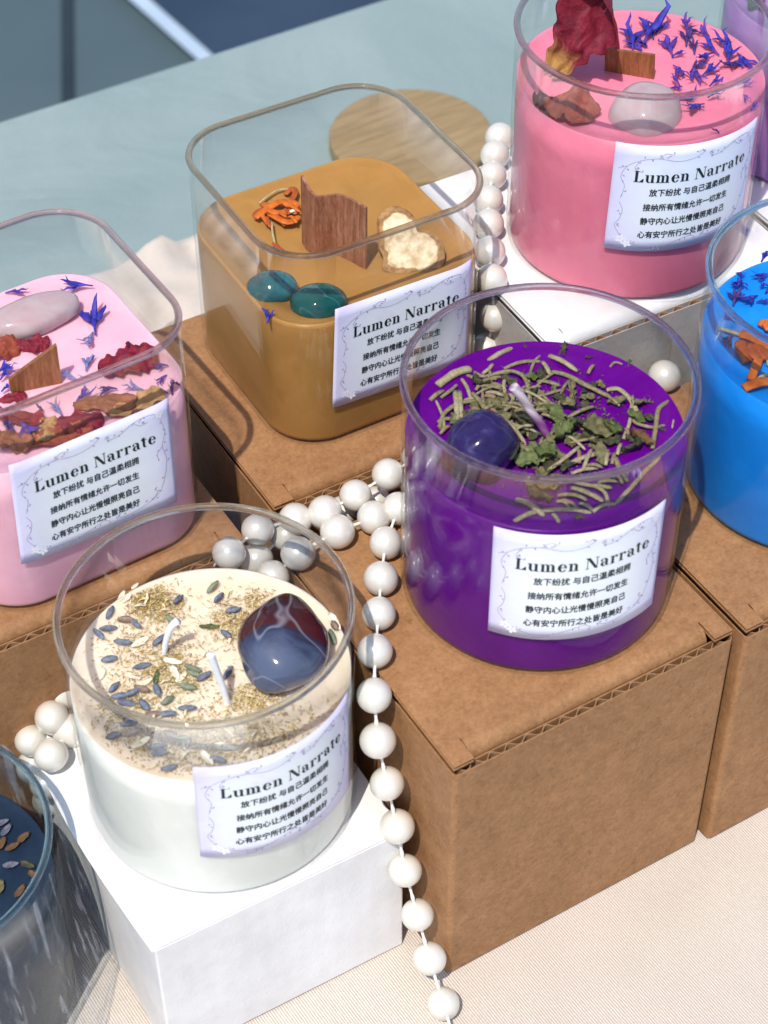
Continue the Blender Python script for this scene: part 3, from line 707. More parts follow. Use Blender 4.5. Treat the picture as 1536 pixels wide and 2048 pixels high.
ROSEQ = stone_mat('rose_quartz', quartz, .12, .4, .55)
c = at(1290, 235, ZR-.0008); rock('quartz_ball', c, (.0112, .0105, .0095), (.0, .0, .45), ROSEQ, 'rounded pale pink quartz ball on the rose pink wax', lump=.04, sq=.25, seed=6)
c = at(66, 632, ZL+.0030); rock('quartz_stone', c, (.0145, .0075, .0052), (0, -.05, -.05), ROSEQ, 'long tumbled pink quartz at the left edge, on the pale pink wax', lump=.08, seed=8)

# ------------------------------------------------------------------ botanicals
NEEDLE = [pm('dry_needle_tan', (.135, .118, .060), (.265, .225, .125), 900, .75, stretch=(1, 1, 1)), pm('dry_needle_straw', (.215, .19, .105), (.37, .32, .20), 900, .75), pm('dry_needle_brown', (.20, .13, .075), (.30, .21, .12), 900, .75)]
def needle(px, zw, r, lift, lab, m, flat=.75, name='rosemary_needle', cat='dried herb', group='rosemary needles on the purple wax'):
    P = [at(*q, zw+lift+r*.6) for q in px]; p = spline(P, 5); n = len(p); b = MB()
    for i, q in enumerate(p): q.z += .0007*sin(PI*i/(n-1))+.0002*mnoise.noise(q*300)
    rad = [r*(.75+.25*sin(PI*min(1, .15+.7*i/(n-1))))*(1+.15*mnoise.noise(q*500)) for i, q in enumerate(p)]; rad[-1] *= .6
    b.tube(p, rad, 8, flat); return single(name, b.mesh(), m, lab, cat, group)
N4 = [[(680, 310), (1000, 150), 1.5, 1], [(875, 400), (1080, 340), (1310, 315), 1.1], [(90, 600), (300, 470), (490, 410), 2.3, 1], [(520, 440), (600, 500), (700, 510), (850, 500)], [(620, 460), (700, 420), (740, 350)],
 [(700, 480), (900, 440), (1060, 480), (1150, 600), (1190, 830)], [(540, 650), (640, 560), (790, 520)], [(370, 520), (440, 650), (490, 780)], [(430, 480), (580, 570)], [(0, 770), (170, 660), 1.3], [(130, 740), (250, 670), (320, 590)],
 [(300, 670), (330, 1000), 1.6, 1], [(350, 670), (372, 990), 1.3, 1], [(110, 1090), (180, 930), (380, 820), (670, 760), 1.2], [(500, 690), (600, 820), (700, 970), 1.2], [(550, 600), (860, 640)], [(700, 580), (860, 620)], [(660, 680), (870, 720)],
 [(880, 540), (870, 620), (890, 690)], [(650, 720), (800, 770), 1.2, 2], [(90, 1030), (180, 1010), (300, 1010)], [(910, 810), (1150, 860)], [(1000, 900), (1180, 890)], [(1170, 840), (1500, 820)], [(1200, 900), (1500, 890)], [(870, 910), (960, 860)],
 [(760, 910), (900, 1040), (1110, 1100)], [(900, 1050), (1010, 1140), (1130, 1300)], [(910, 1090), (1000, 1250)], [(960, 1250), (1180, 1370), (1330, 1390), (1390, 1250)], [(1050, 1320), (1180, 1380), 1.3], [(1270, 550), (1400, 580), (1536, 600)],
 [(120, 1170), (240, 1070), 1, 2], [(1330, 320), (1420, 480), 1.2], [(1060, 450), (1180, 560), 1, 1], [(620, 900), (760, 830)], [(640, 1080), (760, 1000)], [(480, 880), (600, 900)], [(1010, 960), (1180, 1000)], [(940, 700), (990, 780)], [(720, 870), (800, 960), 1, 2], [(1180, 960), (1330, 990)]]
N5 = [[(90, 200), (360, 350), 1.5, 1], [(110, 355), (250, 400), (450, 500), (680, 600), 1.3], [(640, 530), (750, 535), (870, 640), (950, 790), 1.3], [(880, 790), (920, 860), (1050, 900), (1210, 870)], [(1080, 1090), (1110, 900), (1140, 720), (1250, 630), 1.2], [(800, 1000), (860, 850), (890, 580)],
 [(740, 1150), (780, 1040)], [(260, 800), (400, 740), (520, 690)], [(70, 1310), (250, 1190), (380, 1070)], [(210, 1280), (400, 1200), (660, 1110), 1.3, 1], [(410, 1300), (500, 1090)], [(380, 1230), (370, 1100), 1, 2], [(630, 1250), (650, 1120)], [(690, 1240), (720, 1130)],
 [(720, 1180), (760, 1290), (840, 1410), 1.3], [(730, 1620), (900, 1450), (1000, 1330), (1160, 1170), 1.2, 1], [(510, 1700), (600, 1650), (730, 1620)], [(0, 1690), (300, 1690), (510, 1720), 1.2, 1], [(300, 1470), (450, 1530), (610, 1600), 1.3, 1], [(290, 1410), (480, 1460), (690, 1470), 1.2, 1],
 [(520, 1460), (620, 1530), (660, 1650), 1, 1], [(170, 1540), (320, 1550), (450, 1590)], [(160, 1600), (240, 1620), (290, 1690)], [(210, 1580), (360, 1660), 1, 2], [(380, 1620), (520, 1690)], [(120, 1720), (190, 1820)], [(550, 1420), (750, 1410)], [(680, 1360), (750, 1370), (790, 1430)], [(270, 1400), (660, 1350)],
 [(670, 310), (720, 280), (800, 290), .7], [(0, 450), (200, 490), .9], [(1260, 940), (1290, 780), .5, 1], [(450, 1250), (600, 1270)], [(460, 370), (520, 290), 1, 2], [(-230, 1580), (-100, 1640), (40, 1740), 1.5, 1], [(-250, 1790), (0, 1690), 1.3, 1], [(300, 1330), (560, 1280)], [(130, 1370), (330, 1420)], [(820, 900), (850, 960), 1, 2]]
NL = 'thin dried rosemary needle strewn on the purple wax'
for lst, k in ((N4, crop(860, 670, 5.908)), (N5, crop(1080, 670, 4.8))):
    for it in lst:
        pts = [q for q in it if isinstance(q, tuple)]; ex = [q for q in it if not isinstance(q, tuple)]
        r = .00058*(ex[0] if ex else 1); mi = ex[1] if len(ex) > 1 else rng.choice((0, 0, 0, 1))
        px = [k(*q) for q in pts]; mx = sum(q[0] for q in px)/len(px); my = sum(q[1] for q in px)/len(px)
        pile = max(0, 1-math.hypot((mx-1030)/130, (my-860)/110)); needle(px, ZP, r, rng.uniform(.0002, .0012)+.0028*pile, NL, NEEDLE[mi])

for _ in range(46):
    u, v = rng.gauss(0, 1), rng.gauss(0, 1); a = rng.uniform(0, PI); L_ = rng.uniform(22, 52)
    mx, my = 1045+72*u, 850+52*v
    if math.hypot((mx-1090)/235, (my-870)/150) > 1 or (mx < 1020 and my > 860 and mx > 890): continue
    pile = max(0, 1-math.hypot((mx-1040)/130, (my-860)/100)); c_ = rng.uniform(-8, 8)
    needle([(mx-L_*cos(a), my-L_*.7*sin(a)), (mx+c_, my+c_), (mx+L_*cos(a), my+L_*.7*sin(a))], ZP, .00046, rng.uniform(0, .0012)+.0034*pile*rng.random(), NL, NEEDLE[rng.choice((0, 0, 1, 2))])
def sheet(name, px, zw, L, W, ang, m, label, cat, group=None, curl=.3, crumple=.3, jag=.15, lift=.0006, pitch=0, thick=.00025, taper=.8, seed=None, nu=12, nv=8, base=None, roll=0, fan=0):
    """a dried petal or leaf: curled, crumpled sheet with an uneven outline; ang is its direction on the wax (world)"""
    seed = rng.random()*100 if seed is None else seed; c = base if base is not None else at(*px, zw+lift)
    V = []; cr = Vector((seed, 0, 0))
    R = Matrix.Rotation(ang, 3, 'Z') @ Matrix.Rotation(-pitch, 3, 'Y') @ Matrix.Rotation(roll, 3, 'X')
    for j in range(nu+1):
        u = j/nu; wd = W*.5*(max(1e-3, sin(PI*min(.985, .04+.93*u**taper)))**.6)*(1+jag*mnoise.noise(Vector((u*7, seed, 1))))
        if fan: wd = wd*(1-fan)+fan*W*.5*(.14+.86*u**.75)*min(1, (1.0001-u)*7)**.45*(1+jag*mnoise.noise(Vector((u*7, seed, 1))))
        for i in range(nv+1):
            s = -1+2*i/nv; x = (u-.5)*L*(1+.06*jag*mnoise.noise(Vector((s*3, seed, 3)))); y = s*wd*(1+jag*.5*mnoise.noise(Vector((u*9, s, seed))))
            z = curl*W*.5*(s*s)+crumple*W*.35*mnoise.noise(Vector((u*3.2, s*2.2, seed)))+crumple*W*.14*mnoise.noise(Vector((u*8, s*6, seed)))+curl*.25*L*(u-.5)**2+crumple*W*.035*sin(s*8+3*mnoise.noise(Vector((u*4, seed, 6))))*min(1, W/.006)
            V.append(R @ Vector((x, y, z)))
    zmin = min(p.z for p in V) if base is None else 0
    V = [p-Vector((0, 0, zmin))+c for p in V]; Wd = nv+1; K = len(V); fs = []
    for j in range(nu):
        for i in range(nv):
            a = j*Wd+i; fs += [(a, a+Wd, a+Wd+1, a+1), (K+a, K+a+1, K+a+Wd+1, K+a+Wd)]
    for i in range(nv): fs += [(i, i+1, K+i+1, K+i), (nu*Wd+i, K+nu*Wd+i, K+nu*Wd+i+1, nu*Wd+i+1)]
    for j in range(nu): fs += [(j*Wd, K+j*Wd, K+(j+1)*Wd, (j+1)*Wd), (j*Wd+nv, (j+1)*Wd+nv, K+(j+1)*Wd+nv, K+j*Wd+nv)]
    nd = R @ Vector((0, 0, -thick)); b = MB(); b.add(V+[p+nd for p in V], fs); me = b.mesh(); al = me.attributes.new('along', 'FLOAT', 'POINT')
    al.data.foreach_set('value', [(k % K)//Wd/nu for k in range(2*K)])
    return single(name, me, m, label, cat, group)
LEAFM = [pm('dry_leaf_olive', (.075, .070, .028), (.175, .160, .075), 500, .7), pm('dry_leaf_dark', (.028, .030, .014), (.065, .062, .030), 500, .7), pm('dry_leaf_green', (.055, .080, .020), (.14, .165, .055), 400, .6), pm('dry_leaf_brown', (.085, .042, .018), (.15, .08, .035), 400, .7)]
LL = 'crumpled dried green leaf flake among the rosemary on the purple wax'
for k, lst in ((crop(1080, 670, 4.8), [(300, 560, 1, 0), (280, 690, 1, 0), (450, 620, .8, 0), (165, 800, 1.0, 2), (180, 900, .8, 2), (240, 960, 1.3, 2), (320, 1030, .9, 0), (550, 960, 1.6, 0), (700, 920, 1.2, 2), (740, 665, .9, 0), (980, 665, 1.1, 0), (970, 1030, 1.2, 3), (60, 1480, 1.1, 0), (130, 1430, 1.2, 0), (230, 170, .8, 1), (470, 230, .5, 1), (840, 295, .6, 2), (580, 485, .6, 0), (1200, 915, .5, 1), (690, 1040, .9, 1), (590, 1180, 1.0, 0), (640, 880, .8, 1), (420, 860, .8, 1), (470, 1000, 1, 1), (60, 1150, 1.4, 2), (150, 1180, 1.1, 0), (360, 880, .9, 1), (1060, 830, .7, 1), (-20, 1560, 1.2, 1), (-60, 1440, 1, 0), (180, 620, .7, 1), (430, 700, .7, 1), (100, 1250, 1.2, 1), (240, 1270, .8, 1), (380, 1780, .5, 1), (870, 1000, .6, 1), (500, 860, .8, 0), (40, 730, .8, 0)]),
               (crop(860, 670, 5.908), [(1205, 530, 1, 2), (740, 860, 1, 0), (850, 780, .9, 0), (540, 880, .9, 0), (490, 990, .8, 0), (340, 1050, 1, 2), (1310, 870, 1.1, 0), (1210, 1490, 1.6, 2), (1030, 1420, 1, 0), (1290, 700, .5, 0), (1160, 140, .6, 1), (930, 560, .8, 1), (680, 900, .8, 1), (800, 920, 1, 1), (1000, 1180, 1, 1), (900, 870, .8, 0), (420, 1010, .8, 1), (1180, 1180, .9, 1), (1080, 1060, .9, 1), (1130, 930, .9, 1)])):
    for x, y, s, mi in lst:
        q = k(x, y); pile = max(0, 1-math.hypot((q[0]-1090)/150, (q[1]-880)/110))
        sheet('leaf_flake', q, ZP, .0062*s, .0036*s, rng.uniform(0, 2*PI), LEAFM[mi], LL, 'dried leaf', 'leaf flakes on the purple wax', curl=rng.uniform(.1, .7), crumple=.9, jag=.9, lift=.0005+.0034*pile*rng.random(), nu=10, nv=7, pitch=rng.uniform(-.5, .5), roll=rng.uniform(-.5, .5))
for _ in range(44):
    q = (1085+95*rng.gauss(0, 1), 868+60*rng.gauss(0, 1))
    if math.hypot((q[0]-1095)/225, (q[1]-868)/150) > 1 or (890 < q[0] < 1025 and 850 < q[1] < 945): continue
    s_ = rng.uniform(.5, 1.15); sheet('leaf_flake', q, ZP, .0056*s_, .0034*s_, rng.uniform(0, 2*PI), LEAFM[rng.choice((0, 0, 1, 1, 1, 2))], LL, 'dried leaf', 'leaf flakes on the purple wax', curl=rng.uniform(.1, .8), crumple=1.0, jag=1.0, lift=.0003+.0028*rng.random()*max(0, 1-math.hypot((q[0]-1080)/150, (q[1]-870)/110)), nu=9, nv=6, pitch=rng.uniform(-.7, .7), roll=rng.uniform(-.6, .6))
# tiny dark crumbs on the purple wax
def crumbs(name, n, place, zw, mats, lenr, widr, label_kind=True, lift=.0002, tilt=.5):
    b = MB()
    for _ in range(n):
        p = place(); 
        if p is None: continue
        L = rng.uniform(*lenr); W = rng.uniform(*widr); a = rng.uniform(0, 2*PI); e = rng.uniform(-tilt, tilt)*L; bend = rng.uniform(-.5, .5)*L
        d = Vector((cos(a), sin(a), 0)); s = Vector((-d.y, d.x, 0)); c = p+Vector((0, 0, lift+rng.random()*.0004))
        pts = [c-d*L/2, c+s*bend*.3+Vector((0, 0, W)), c+d*L/2+Vector((0, 0, abs(e)))]
        b.cm = rng.randrange(len(mats)); vs = []
        for q, ww in zip(pts, (.4, 1, .3)): vs += [q-s*W*ww/2, q+s*W*ww/2, q-Vector((0, 0, W*.5))]
        b.add(vs, [(0, 1, 4, 3), (3, 4, 7, 6), (1, 2, 5, 4), (4, 5, 8, 7), (2, 0, 3, 5), (5, 3, 6, 8), (0, 2, 1), (6, 7, 8)])
    o = link(name, b.mesh(), mats, None, False); o['kind'] = 'stuff'; return o
def inring(cx, cy, R):
    def ok(p): return math.hypot(p.x-cx, p.y-cy) < R
    return ok
def cluster(cl, ok, z):
    tot = sum(q[4] for q in cl)
    def f():
        r = rng.random()*tot
        for q in cl:
            r -= q[4]
            if r <= 0: break
        p = at(q[0]+rng.gauss(0, 1)*q[2]*.5, q[1]+rng.gauss(0, 1)*q[3]*.5, z)
        return p if ok(p) else None
    return f
k = crop(80, 980, 2.2588)
CL = [(*k(530, 525), 62, 40, 5), (*k(470, 490), 40, 25, 2), (*k(890, 600), 60, 45, 4), (*k(980, 500), 30, 25, 1), (*k(470, 830), 80, 50, 2.2), (*k(600, 770), 60, 50, 2.5), (*k(420, 690), 60, 40, 1.2), (*k(640, 880), 60, 40, 2), (*k(950, 950), 60, 30, 3), (*k(860, 1120), 150, 50, 9), (*k(560, 1120), 120, 50, 4), (*k(350, 1020), 60, 50, 1.5), (*k(650, 1220), 100, 40, 1.6), (*k(1150, 1010), 110, 60, 1.0), (*k(620, 700), 220, 150, 2.5), (*k(430, 960), 70, 40, 2)]
YEL = [pm('crumb_ochre', (.38, .25, .045), (.52, .36, .08), 900, .8), pm('crumb_olive', (.26, .20, .055), (.38, .29, .09), 900, .8), pm('crumb_pale', (.66, .52, .28), (.74, .62, .38), 900, .8), pm('crumb_brown', (.16, .10, .05), (.24, .16, .08), 900, .8)]
okc = inring(cx_, cy_, .0372)
o = crumbs('chamomile_crumbs', 7500, cluster(CL, okc, ZC), ZC, YEL, (.0005, .0015), (.00016, .00036)); o['label'] = 'fine yellow chamomile crumbs scattered over the cream wax'
o = crumbs('chamomile_flakes', 40, cluster([c for c in CL if c[4] > 1.9], okc, ZC), ZC, [YEL[2], pm('flake_white', (.66, .56, .36), (.74, .66, .48), 900, .7)], (.0016, .0036), (.0005, .0010), lift=.0008); o['label'] = 'pale curled chamomile flakes among the crumbs on the cream wax'
o = crumbs('herb_dust', 520, cluster([(1150, 830, 110, 60, 3), (1040, 800, 110, 70, 2), (1100, 960, 120, 50, 2)], inring(0, 0, .0365), ZP), ZP, [LEAFM[1], LEAFM[0]], (.0004, .0014), (.0002, .0005)); o['label'] = 'dark herb dust scattered on the purple wax'

# lavender buds
LAV = [pm('lavender_slate', (.075, .088, .14), (.19, .22, .28), 700, .75, stretch=(1, 1, 1)), pm('lavender_sage', (.13, .16, .11), (.24, .27, .19), 700, .75), pm('lavender_dark', (.06, .065, .10), (.15, .16, .22), 700, .75), pm('lavender_brown', (.16, .11, .085), (.28, .21, .16), 700, .75)]
def img_ang(px, a, z):                         # image direction (degrees, x right, y up) to a direction on the wax
    p = at(*px, z); q = at(px[0]+10*cos(math.radians(a)), px[1]-10*sin(math.radians(a)), z); d = q-p; return math.atan2(d.y, d.x)
def bud_mesh(seed):
    R = random.Random(seed); bm = bmesh.new(); bmesh.ops.create_uvsphere(bm, u_segments=14, v_segments=10, radius=1)
    for v in bm.verts:
        p = v.co.copy(); a = math.atan2(p.y, p.x); t = p.z; rib = 1+.20*cos(a*6)*(1-t*t)+.08*mnoise.noise(v.co*3+Vector((seed, 0, 0))); open_ = 1+.10*t
        v.co = Vector((t*.0026*(1+.06*R.uniform(-1, 1)), p.x*rib*open_*.00108, p.y*rib*open_*.0010))
        if t > .8: v.co.x += .0004*cos(a*2.5)
    me = bpy.data.meshes.new('lavender_bud'); bm.to_mesh(me); bm.free(); me.polygons.foreach_set('use_smooth', [True]*len(me.polygons)); return me
BUDS = []
for i in range(8):
    me = bud_mesh(i); me.materials.append(LAV[(0, 0, 1, 2, 0, 3, 1, 0)[i]]); BUDS.append(me)
def bud(px, ang, s=1.0, v=None):
    me = BUDS[rng.randrange(8) if v is None else v]; o = bpy.data.objects.new('lavender_bud', me); C.objects.link(o)
    o.location = at(*px, ZC+.0012); o.rotation_euler = (rng.uniform(0, 6), rng.uniform(-.25, .25), img_ang(px, ang, ZC)); o.scale = (s*rng.uniform(.82, 1.05), s*rng.uniform(.72, .95), s*rng.uniform(.72, .95))
    o['label'] = 'small dried lavender bud lying on the cream wax'; o['category'] = 'dried flower'; o['group'] = 'lavender buds on the cream wax'
k2 = crop(150, 1130, 4.389)
for x, y, a in [(1205, 195, 40), (1260, 290, 50), (1385, 395, 10), (905, 305, 45), (305, 420, 60), (440, 475, -10), (525, 510, -40), (205, 600, -45), (285, 555, 10), (415, 675, -8), (295, 825, 5), (585, 885, 15), (340, 1075, 45), (585, 1085, -20), (720, 1090, -70), (400, 1148, 12), (495, 1125, 20), (605, 1225, -45), (810, 1190, 40), (450, 1210, 0), (980, 1255, 0), (985, 1065, -10), (1030, 905, -12), (1040, 950, -25), (1130, 980, 30), (1340, 950, 55), (1325, 605, -40), (850, 490, -45), (735, 660, 40), (800, 1305, 0), (690, 1310, 10)]: bud(k2(x, y), a)
for x, y, a in [(330, 1110, 10), (420, 1095, 15), (590, 1105, -20), (640, 1120, -10), (540, 1185, 20), (580, 1255, 10), (800, 1215, -20), (1320, 660, -70), (1330, 610, -60), (400, 1055, 10), (525, 1160, 15)]: bud(k(x, y), a)
WHITEP = pm('dry_white_petal', (.72, .66, .50), (.80, .76, .64), 500, .6)
for x, y, a, s in [(280, 835, 60, 1), (460, 1145, 30, 1.4), (660, 1140, 80, 1.2), (840, 1165, -10, 1.4), (755, 1215, -50, 1.4), (370, 480, 60, 1), (395, 490, 45, .9), (430, 435, 40, .7), (600, 780, -10, 1.3), (610, 830, -60, 1.3), (640, 850, 40, 1), (990, 885, -40, .8), (740, 740, 60, .6), (480, 870, 30, 1), (455, 690, 30, 1.4), (1330, 600, -55, 1.6)]:
    q = k(x, y); sheet('white_petal', q, ZC, (.0042*s), .0015*s, img_ang(q, a, ZC), WHITEP, 'small pale dried petal curled on the cream wax', 'dried petal', 'pale petals on the cream wax', curl=.5, crumple=.5, jag=.3, nu=7, nv=5)
GREENB = pm('green_bract', (.045, .07, .025), (.09, .12, .045), 600, .7)
for x, y, a in [(1180, 545, 0), (715, 990, 80)]:
    q = k2(x, y); sheet('green_leaf_bit', q, ZC, .0058, .0016, img_ang(q, a, ZC), GREENB, 'short dark green leaf bit on the cream wax', 'dried leaf', 'green leaf bits on the cream wax', curl=.5, crumple=.4, jag=.4, nu=7, nv=4)

# cornflowers: narrow base that opens into pointed lobes
CORN = [pm('cornflower_blue', (.012, .011, .20), (.045, .038, .42), 500, .6), pm('cornflower_violet', (.045, .018, .22), (.10, .045, .36), 500, .6), pm('cornflower_faded', (.10, .13, .36), (.2, .22, .42), 500, .65), pm('cornflower_dark', (.025, .012, .10), (.06, .03, .2), 500, .65)]
def cornflower(p0, p1, zw, label, group, mi=None, wide=1.0, lift=.0006, n=None):
    A = at(*p0, zw+lift); B = at(*p1, zw+lift); d = B-A; L = d.length; d.normalize(); s = Vector((-d.y, d.x, 0)); b = MB()
    n = n or rng.choice((3, 4, 5)); sp = .42*wide
    stem = [A, A+d*L*.22+Vector((0, 0, .0006)), A+d*L*.42+Vector((0, 0, .0010))]
    b.tube(stem, [.00025, .0004, L*.07*wide+.0003], 6, .6)
    for i in range(n):
        t = (-1+2*i/max(1, n-1))*sp+rng.uniform(-.22, .22); e = rng.uniform(.34, .68)*L; h = rng.uniform(-.15, .55)
        q = (d*cos(t)+s*sin(t)).normalized(); st = A+d*L*.38+s*(t*L*.06)+Vector((0, 0, .0008)); pts = [st+q*e*u+Vector((0, 0, h*e*u*u+.0004*sin(9*u+i))) for u in (0, .3, .6, .85, 1)]
        wv = L*.070*wide*rng.uniform(.65, 1.25); pts = [q_+s*(.16*L*rng.uniform(-1, 1)*(k_/4)**2) for k_, q_ in enumerate(pts)]; b.tube(pts, [wv*.6, wv, wv*.95, wv*.5, wv*.08], 6, .22)
    me = b.mesh(); return single('cornflower', me, CORN[rng.choice((0, 0, 0, 1)) if mi is None else mi], label, 'dried flower', group)
k = crop(1030, 0, 3.036); LB = 'blue dried cornflower petal scattered on the rose pink wax'; GB = 'cornflower petals on the rose pink wax'
for (a, b_, c_, d_) in [(715, 300, 712, 150), (770, 310, 660, 265), (775, 265, 880, 105), (840, 240, 825, 130), (850, 205, 940, 140), (960, 350, 905, 235), (950, 345, 1045, 325), (1050, 190, 1010, 105), (1040, 285, 1040, 180), (1190, 245, 1100, 170), (1090, 330, 1080, 250), (1240, 335, 1120, 255), (1210, 320, 1085, 385), (1200, 235, 1310, 280), (1330, 325, 1235, 205), (1290, 385, 1305, 280), (1350, 320, 1415, 440), (1390, 360, 1270, 450), (1080, 400, 1105, 520), (1130, 465, 1245, 405), (960, 395, 1035, 485), (1000, 520, 940, 470), (1180, 525, 1265, 475), (930, 540, 1040, 552), (960, 608, 1130, 600), (1150, 630, 1015, 695), (1170, 592, 1265, 568), (1090, 640, 1160, 685), (1390, 575, 1412, 635), (1430, 672, 1475, 645), (1350, 522, 1445, 500), (1240, 808, 1180, 795), (700, 270, 660, 250), (730, 200, 760, 320), (1130, 200, 1020, 200), (1060, 440, 1150, 380)]:
    L_ = math.hypot(a-c_, b_-d_); cornflower(k(a, b_), k(c_, d_), ZR, LB, GB, None, 1.0 if L_ > 90 else .8, lift=rng.uniform(.0003, .0022), mi=rng.choice((0, 0, 0, 0, 1, 3, 2)))if False else cornflower(k(a, b_), k(c_, d_), ZR, LB, GB, rng.choice((0, 0, 0, 0, 1, 3)), 1.0 if L_ > 90 else .8, rng.uniform(.0003, .0020))
k = crop(0, 500, 3.84); LB = 'blue dried cornflower petal on the pale pink wax of the square candle'; GB = 'cornflower petals on the pale pink wax'
for (a, b_, c_, d_, mi, wd) in [(715, 275, 450, 295, 0, 1.0), (40, 330, 235, 335, 1, .9), (735, 655, 705, 425, 0, 1.0), (715, 630, 660, 775, 2, .9), (660, 930, 690, 820, 2, 1.2), (-30, 960, 105, 880, 0, 1.3), (0, 1000, 90, 930, 0, 1.2), (10, 1090, 95, 1050, 0, 1.2), (600, 1005, 480, 970, 2, .6), (720, 985, 590, 1010, 2, .6), (560, 1200, 715, 1075, 0, .9), (1290, 885, 1160, 925, 0, 1.2), (1280, 960, 1200, 1060, 1, .7), (1290, 1100, 1165, 1085, 3, .5), (1390, 1050, 1300, 1015, 3, .6), (1325, 1115, 1310, 1015, 3, .6), (80, 1290, 85, 1440, 1, .6), (130, 1300, 300, 1490, 1, .8), (480, 1275, 390, 1190, 2, 1.0), (330, 1240, 270, 1200, 3, .8), (900, 1065, 740, 1095, 3, 1.0), (1110, 1080, 950, 1060, 2, .8), (970, 720, 985, 755, 3, 1.0), (20, 1290, 60, 1400, 3, .8)]:
    cornflower(k(a, b_), k(c_, d_), ZL, LB, GB, mi, wd, rng.uniform(.0003, .0016))
k = crop(1300, 380, 5.12); LB = 'deep blue dried cornflower petal on the bright blue wax'; GB = 'cornflower petals on the bright blue wax'
for (a, b_, c_, d_) in [(1140, 740, 1210, 640), (880, 850, 980, 920), (960, 960, 800, 1020), (850, 1190, 890, 1050), (1100, 1080, 940, 1190), (1220, 860, 1070, 940), (1090, 1150, 1230, 1165), (770, 1250, 825, 1370), (850, 1490, 735, 1610), (1210, 980, 1100, 1000), (900, 900, 940, 1040), (1180, 1060, 1260, 1000)]:
    cornflower(k(a, b_), k(c_, d_), ZB, LB, GB, rng.choice((0, 0, 0, 3)), 1.3, rng.uniform(.0003, .0012))
MARI = [pm('marigold_orange', (.42, .075, .006), (.60, .15, .012), 500, .6), pm('marigold_rust', (.26, .045, .008), (.42, .09, .012), 500, .6), pm('dry_stem_tan', (.36, .27, .13), (.48, .38, .2), 600, .7)]
LM = 'curled orange marigold petal on the bright blue wax'
for px, r, mi in [([(920, 1480), (1010, 1500), (1120, 1560), (1208, 1640)], 3.4, 0), ([(1000, 1760), (930, 1640), (950, 1540)], 3.0, 1), ([(1140, 1400), (1180, 1380), (1240, 1440)], 3.0, 0), ([(1030, 1950), (1090, 1800), (1130, 1680)], 2.4, 0), ([(960, 2030), (1100, 1990), (1240, 1960)], 3.0, 0), ([(1060, 1990), (1140, 1930), (1240, 1890)], 1.6, 2), ([(1120, 1540), (1190, 1680), (1210, 1800)], 1.2, 2), ([(1040, 1600), (1120, 1640), (1210, 1740)], 3.0, 1), ([(1020, 1570), (1060, 1700), (1150, 1720)], 3.0, 1), ([(700, 1420), (800, 1460), (930, 1490)], 1.4, 2)]:
    needle([k(*q) for q in px], ZB, .00062*r if mi < 2 else .0006, .0006, LM if mi < 2 else 'tan dried stem between the marigold petals on the blue wax', MARI[mi], .28 if mi < 2 else .8, 'marigold_petal' if mi < 2 else 'dried_sprig', 'dried flower', 'marigold petals on the blue wax' if mi < 2 else 'dried stems on the blue wax')
k = crop(360, 140, 2.4)
for px, r, mi in [([(360, 710), (440, 660), (500, 640), (560, 690)], 2.0, 0), ([(400, 640), (450, 690), (540, 680)], 1.8, 0), ([(520, 650), (553, 600), (535, 575), (505, 600)], 1.5, 1), ([(430, 690), (520, 740), (575, 700)], 1.8, 0), ([(355, 700), (390, 680), (430, 690)], 1.4, 1), ([(470, 650), (540, 640), (575, 665)], 1.4, 0), ([(450, 830), (470, 860), (500, 875)], 1.2, 1)]:
    needle([k(*q) for q in px], ZO, (.00075)*r, .0012, 'rust orange marigold petal on the ochre wax beside the curled wick', MARI[mi], .3, 'marigold_petal', 'dried flower', 'marigold petals on the ochre wax')
for _ in range(12):
    cx0, cy0, a = rng.uniform(400, 560), rng.uniform(625, 745), rng.uniform(0, PI); l_ = rng.uniform(18, 45)
    needle([k(cx0-l_*cos(a), cy0-l_*.7*sin(a)), k(cx0+rng.uniform(-12, 12), cy0+rng.uniform(-12, 12)), k(cx0+l_*cos(a), cy0+l_*.7*sin(a))], ZO, rng.uniform(.0005, .0009), rng.uniform(.0010, .0032), 'rust orange marigold petal on the ochre wax beside the curled wick', MARI[rng.choice((0, 1, 1))], .3, 'marigold_petal', 'dried flower', 'marigold petals on the ochre wax')
for px, r in [([(380, 640), (460, 590), (525, 572)], .8), ([(440, 730), (445, 790), (455, 830)], .8), ([(520, 688), (575, 676)], 1.2)]:
    needle([k(*q) for q in px], ZO, .0005*r, .0020, 'thin pale dried stem among the marigold petals on the ochre wax', MARI[2] if r < 1 else WHITEP, .8, 'dried_sprig', 'dried flower', 'dried stems on the ochre wax')
cornflower(k(420, 1215), k(430, 1155), ZO, 'tiny blue petal on the ochre wax in front of the teal stones', None, 0, 1.4, .0022)
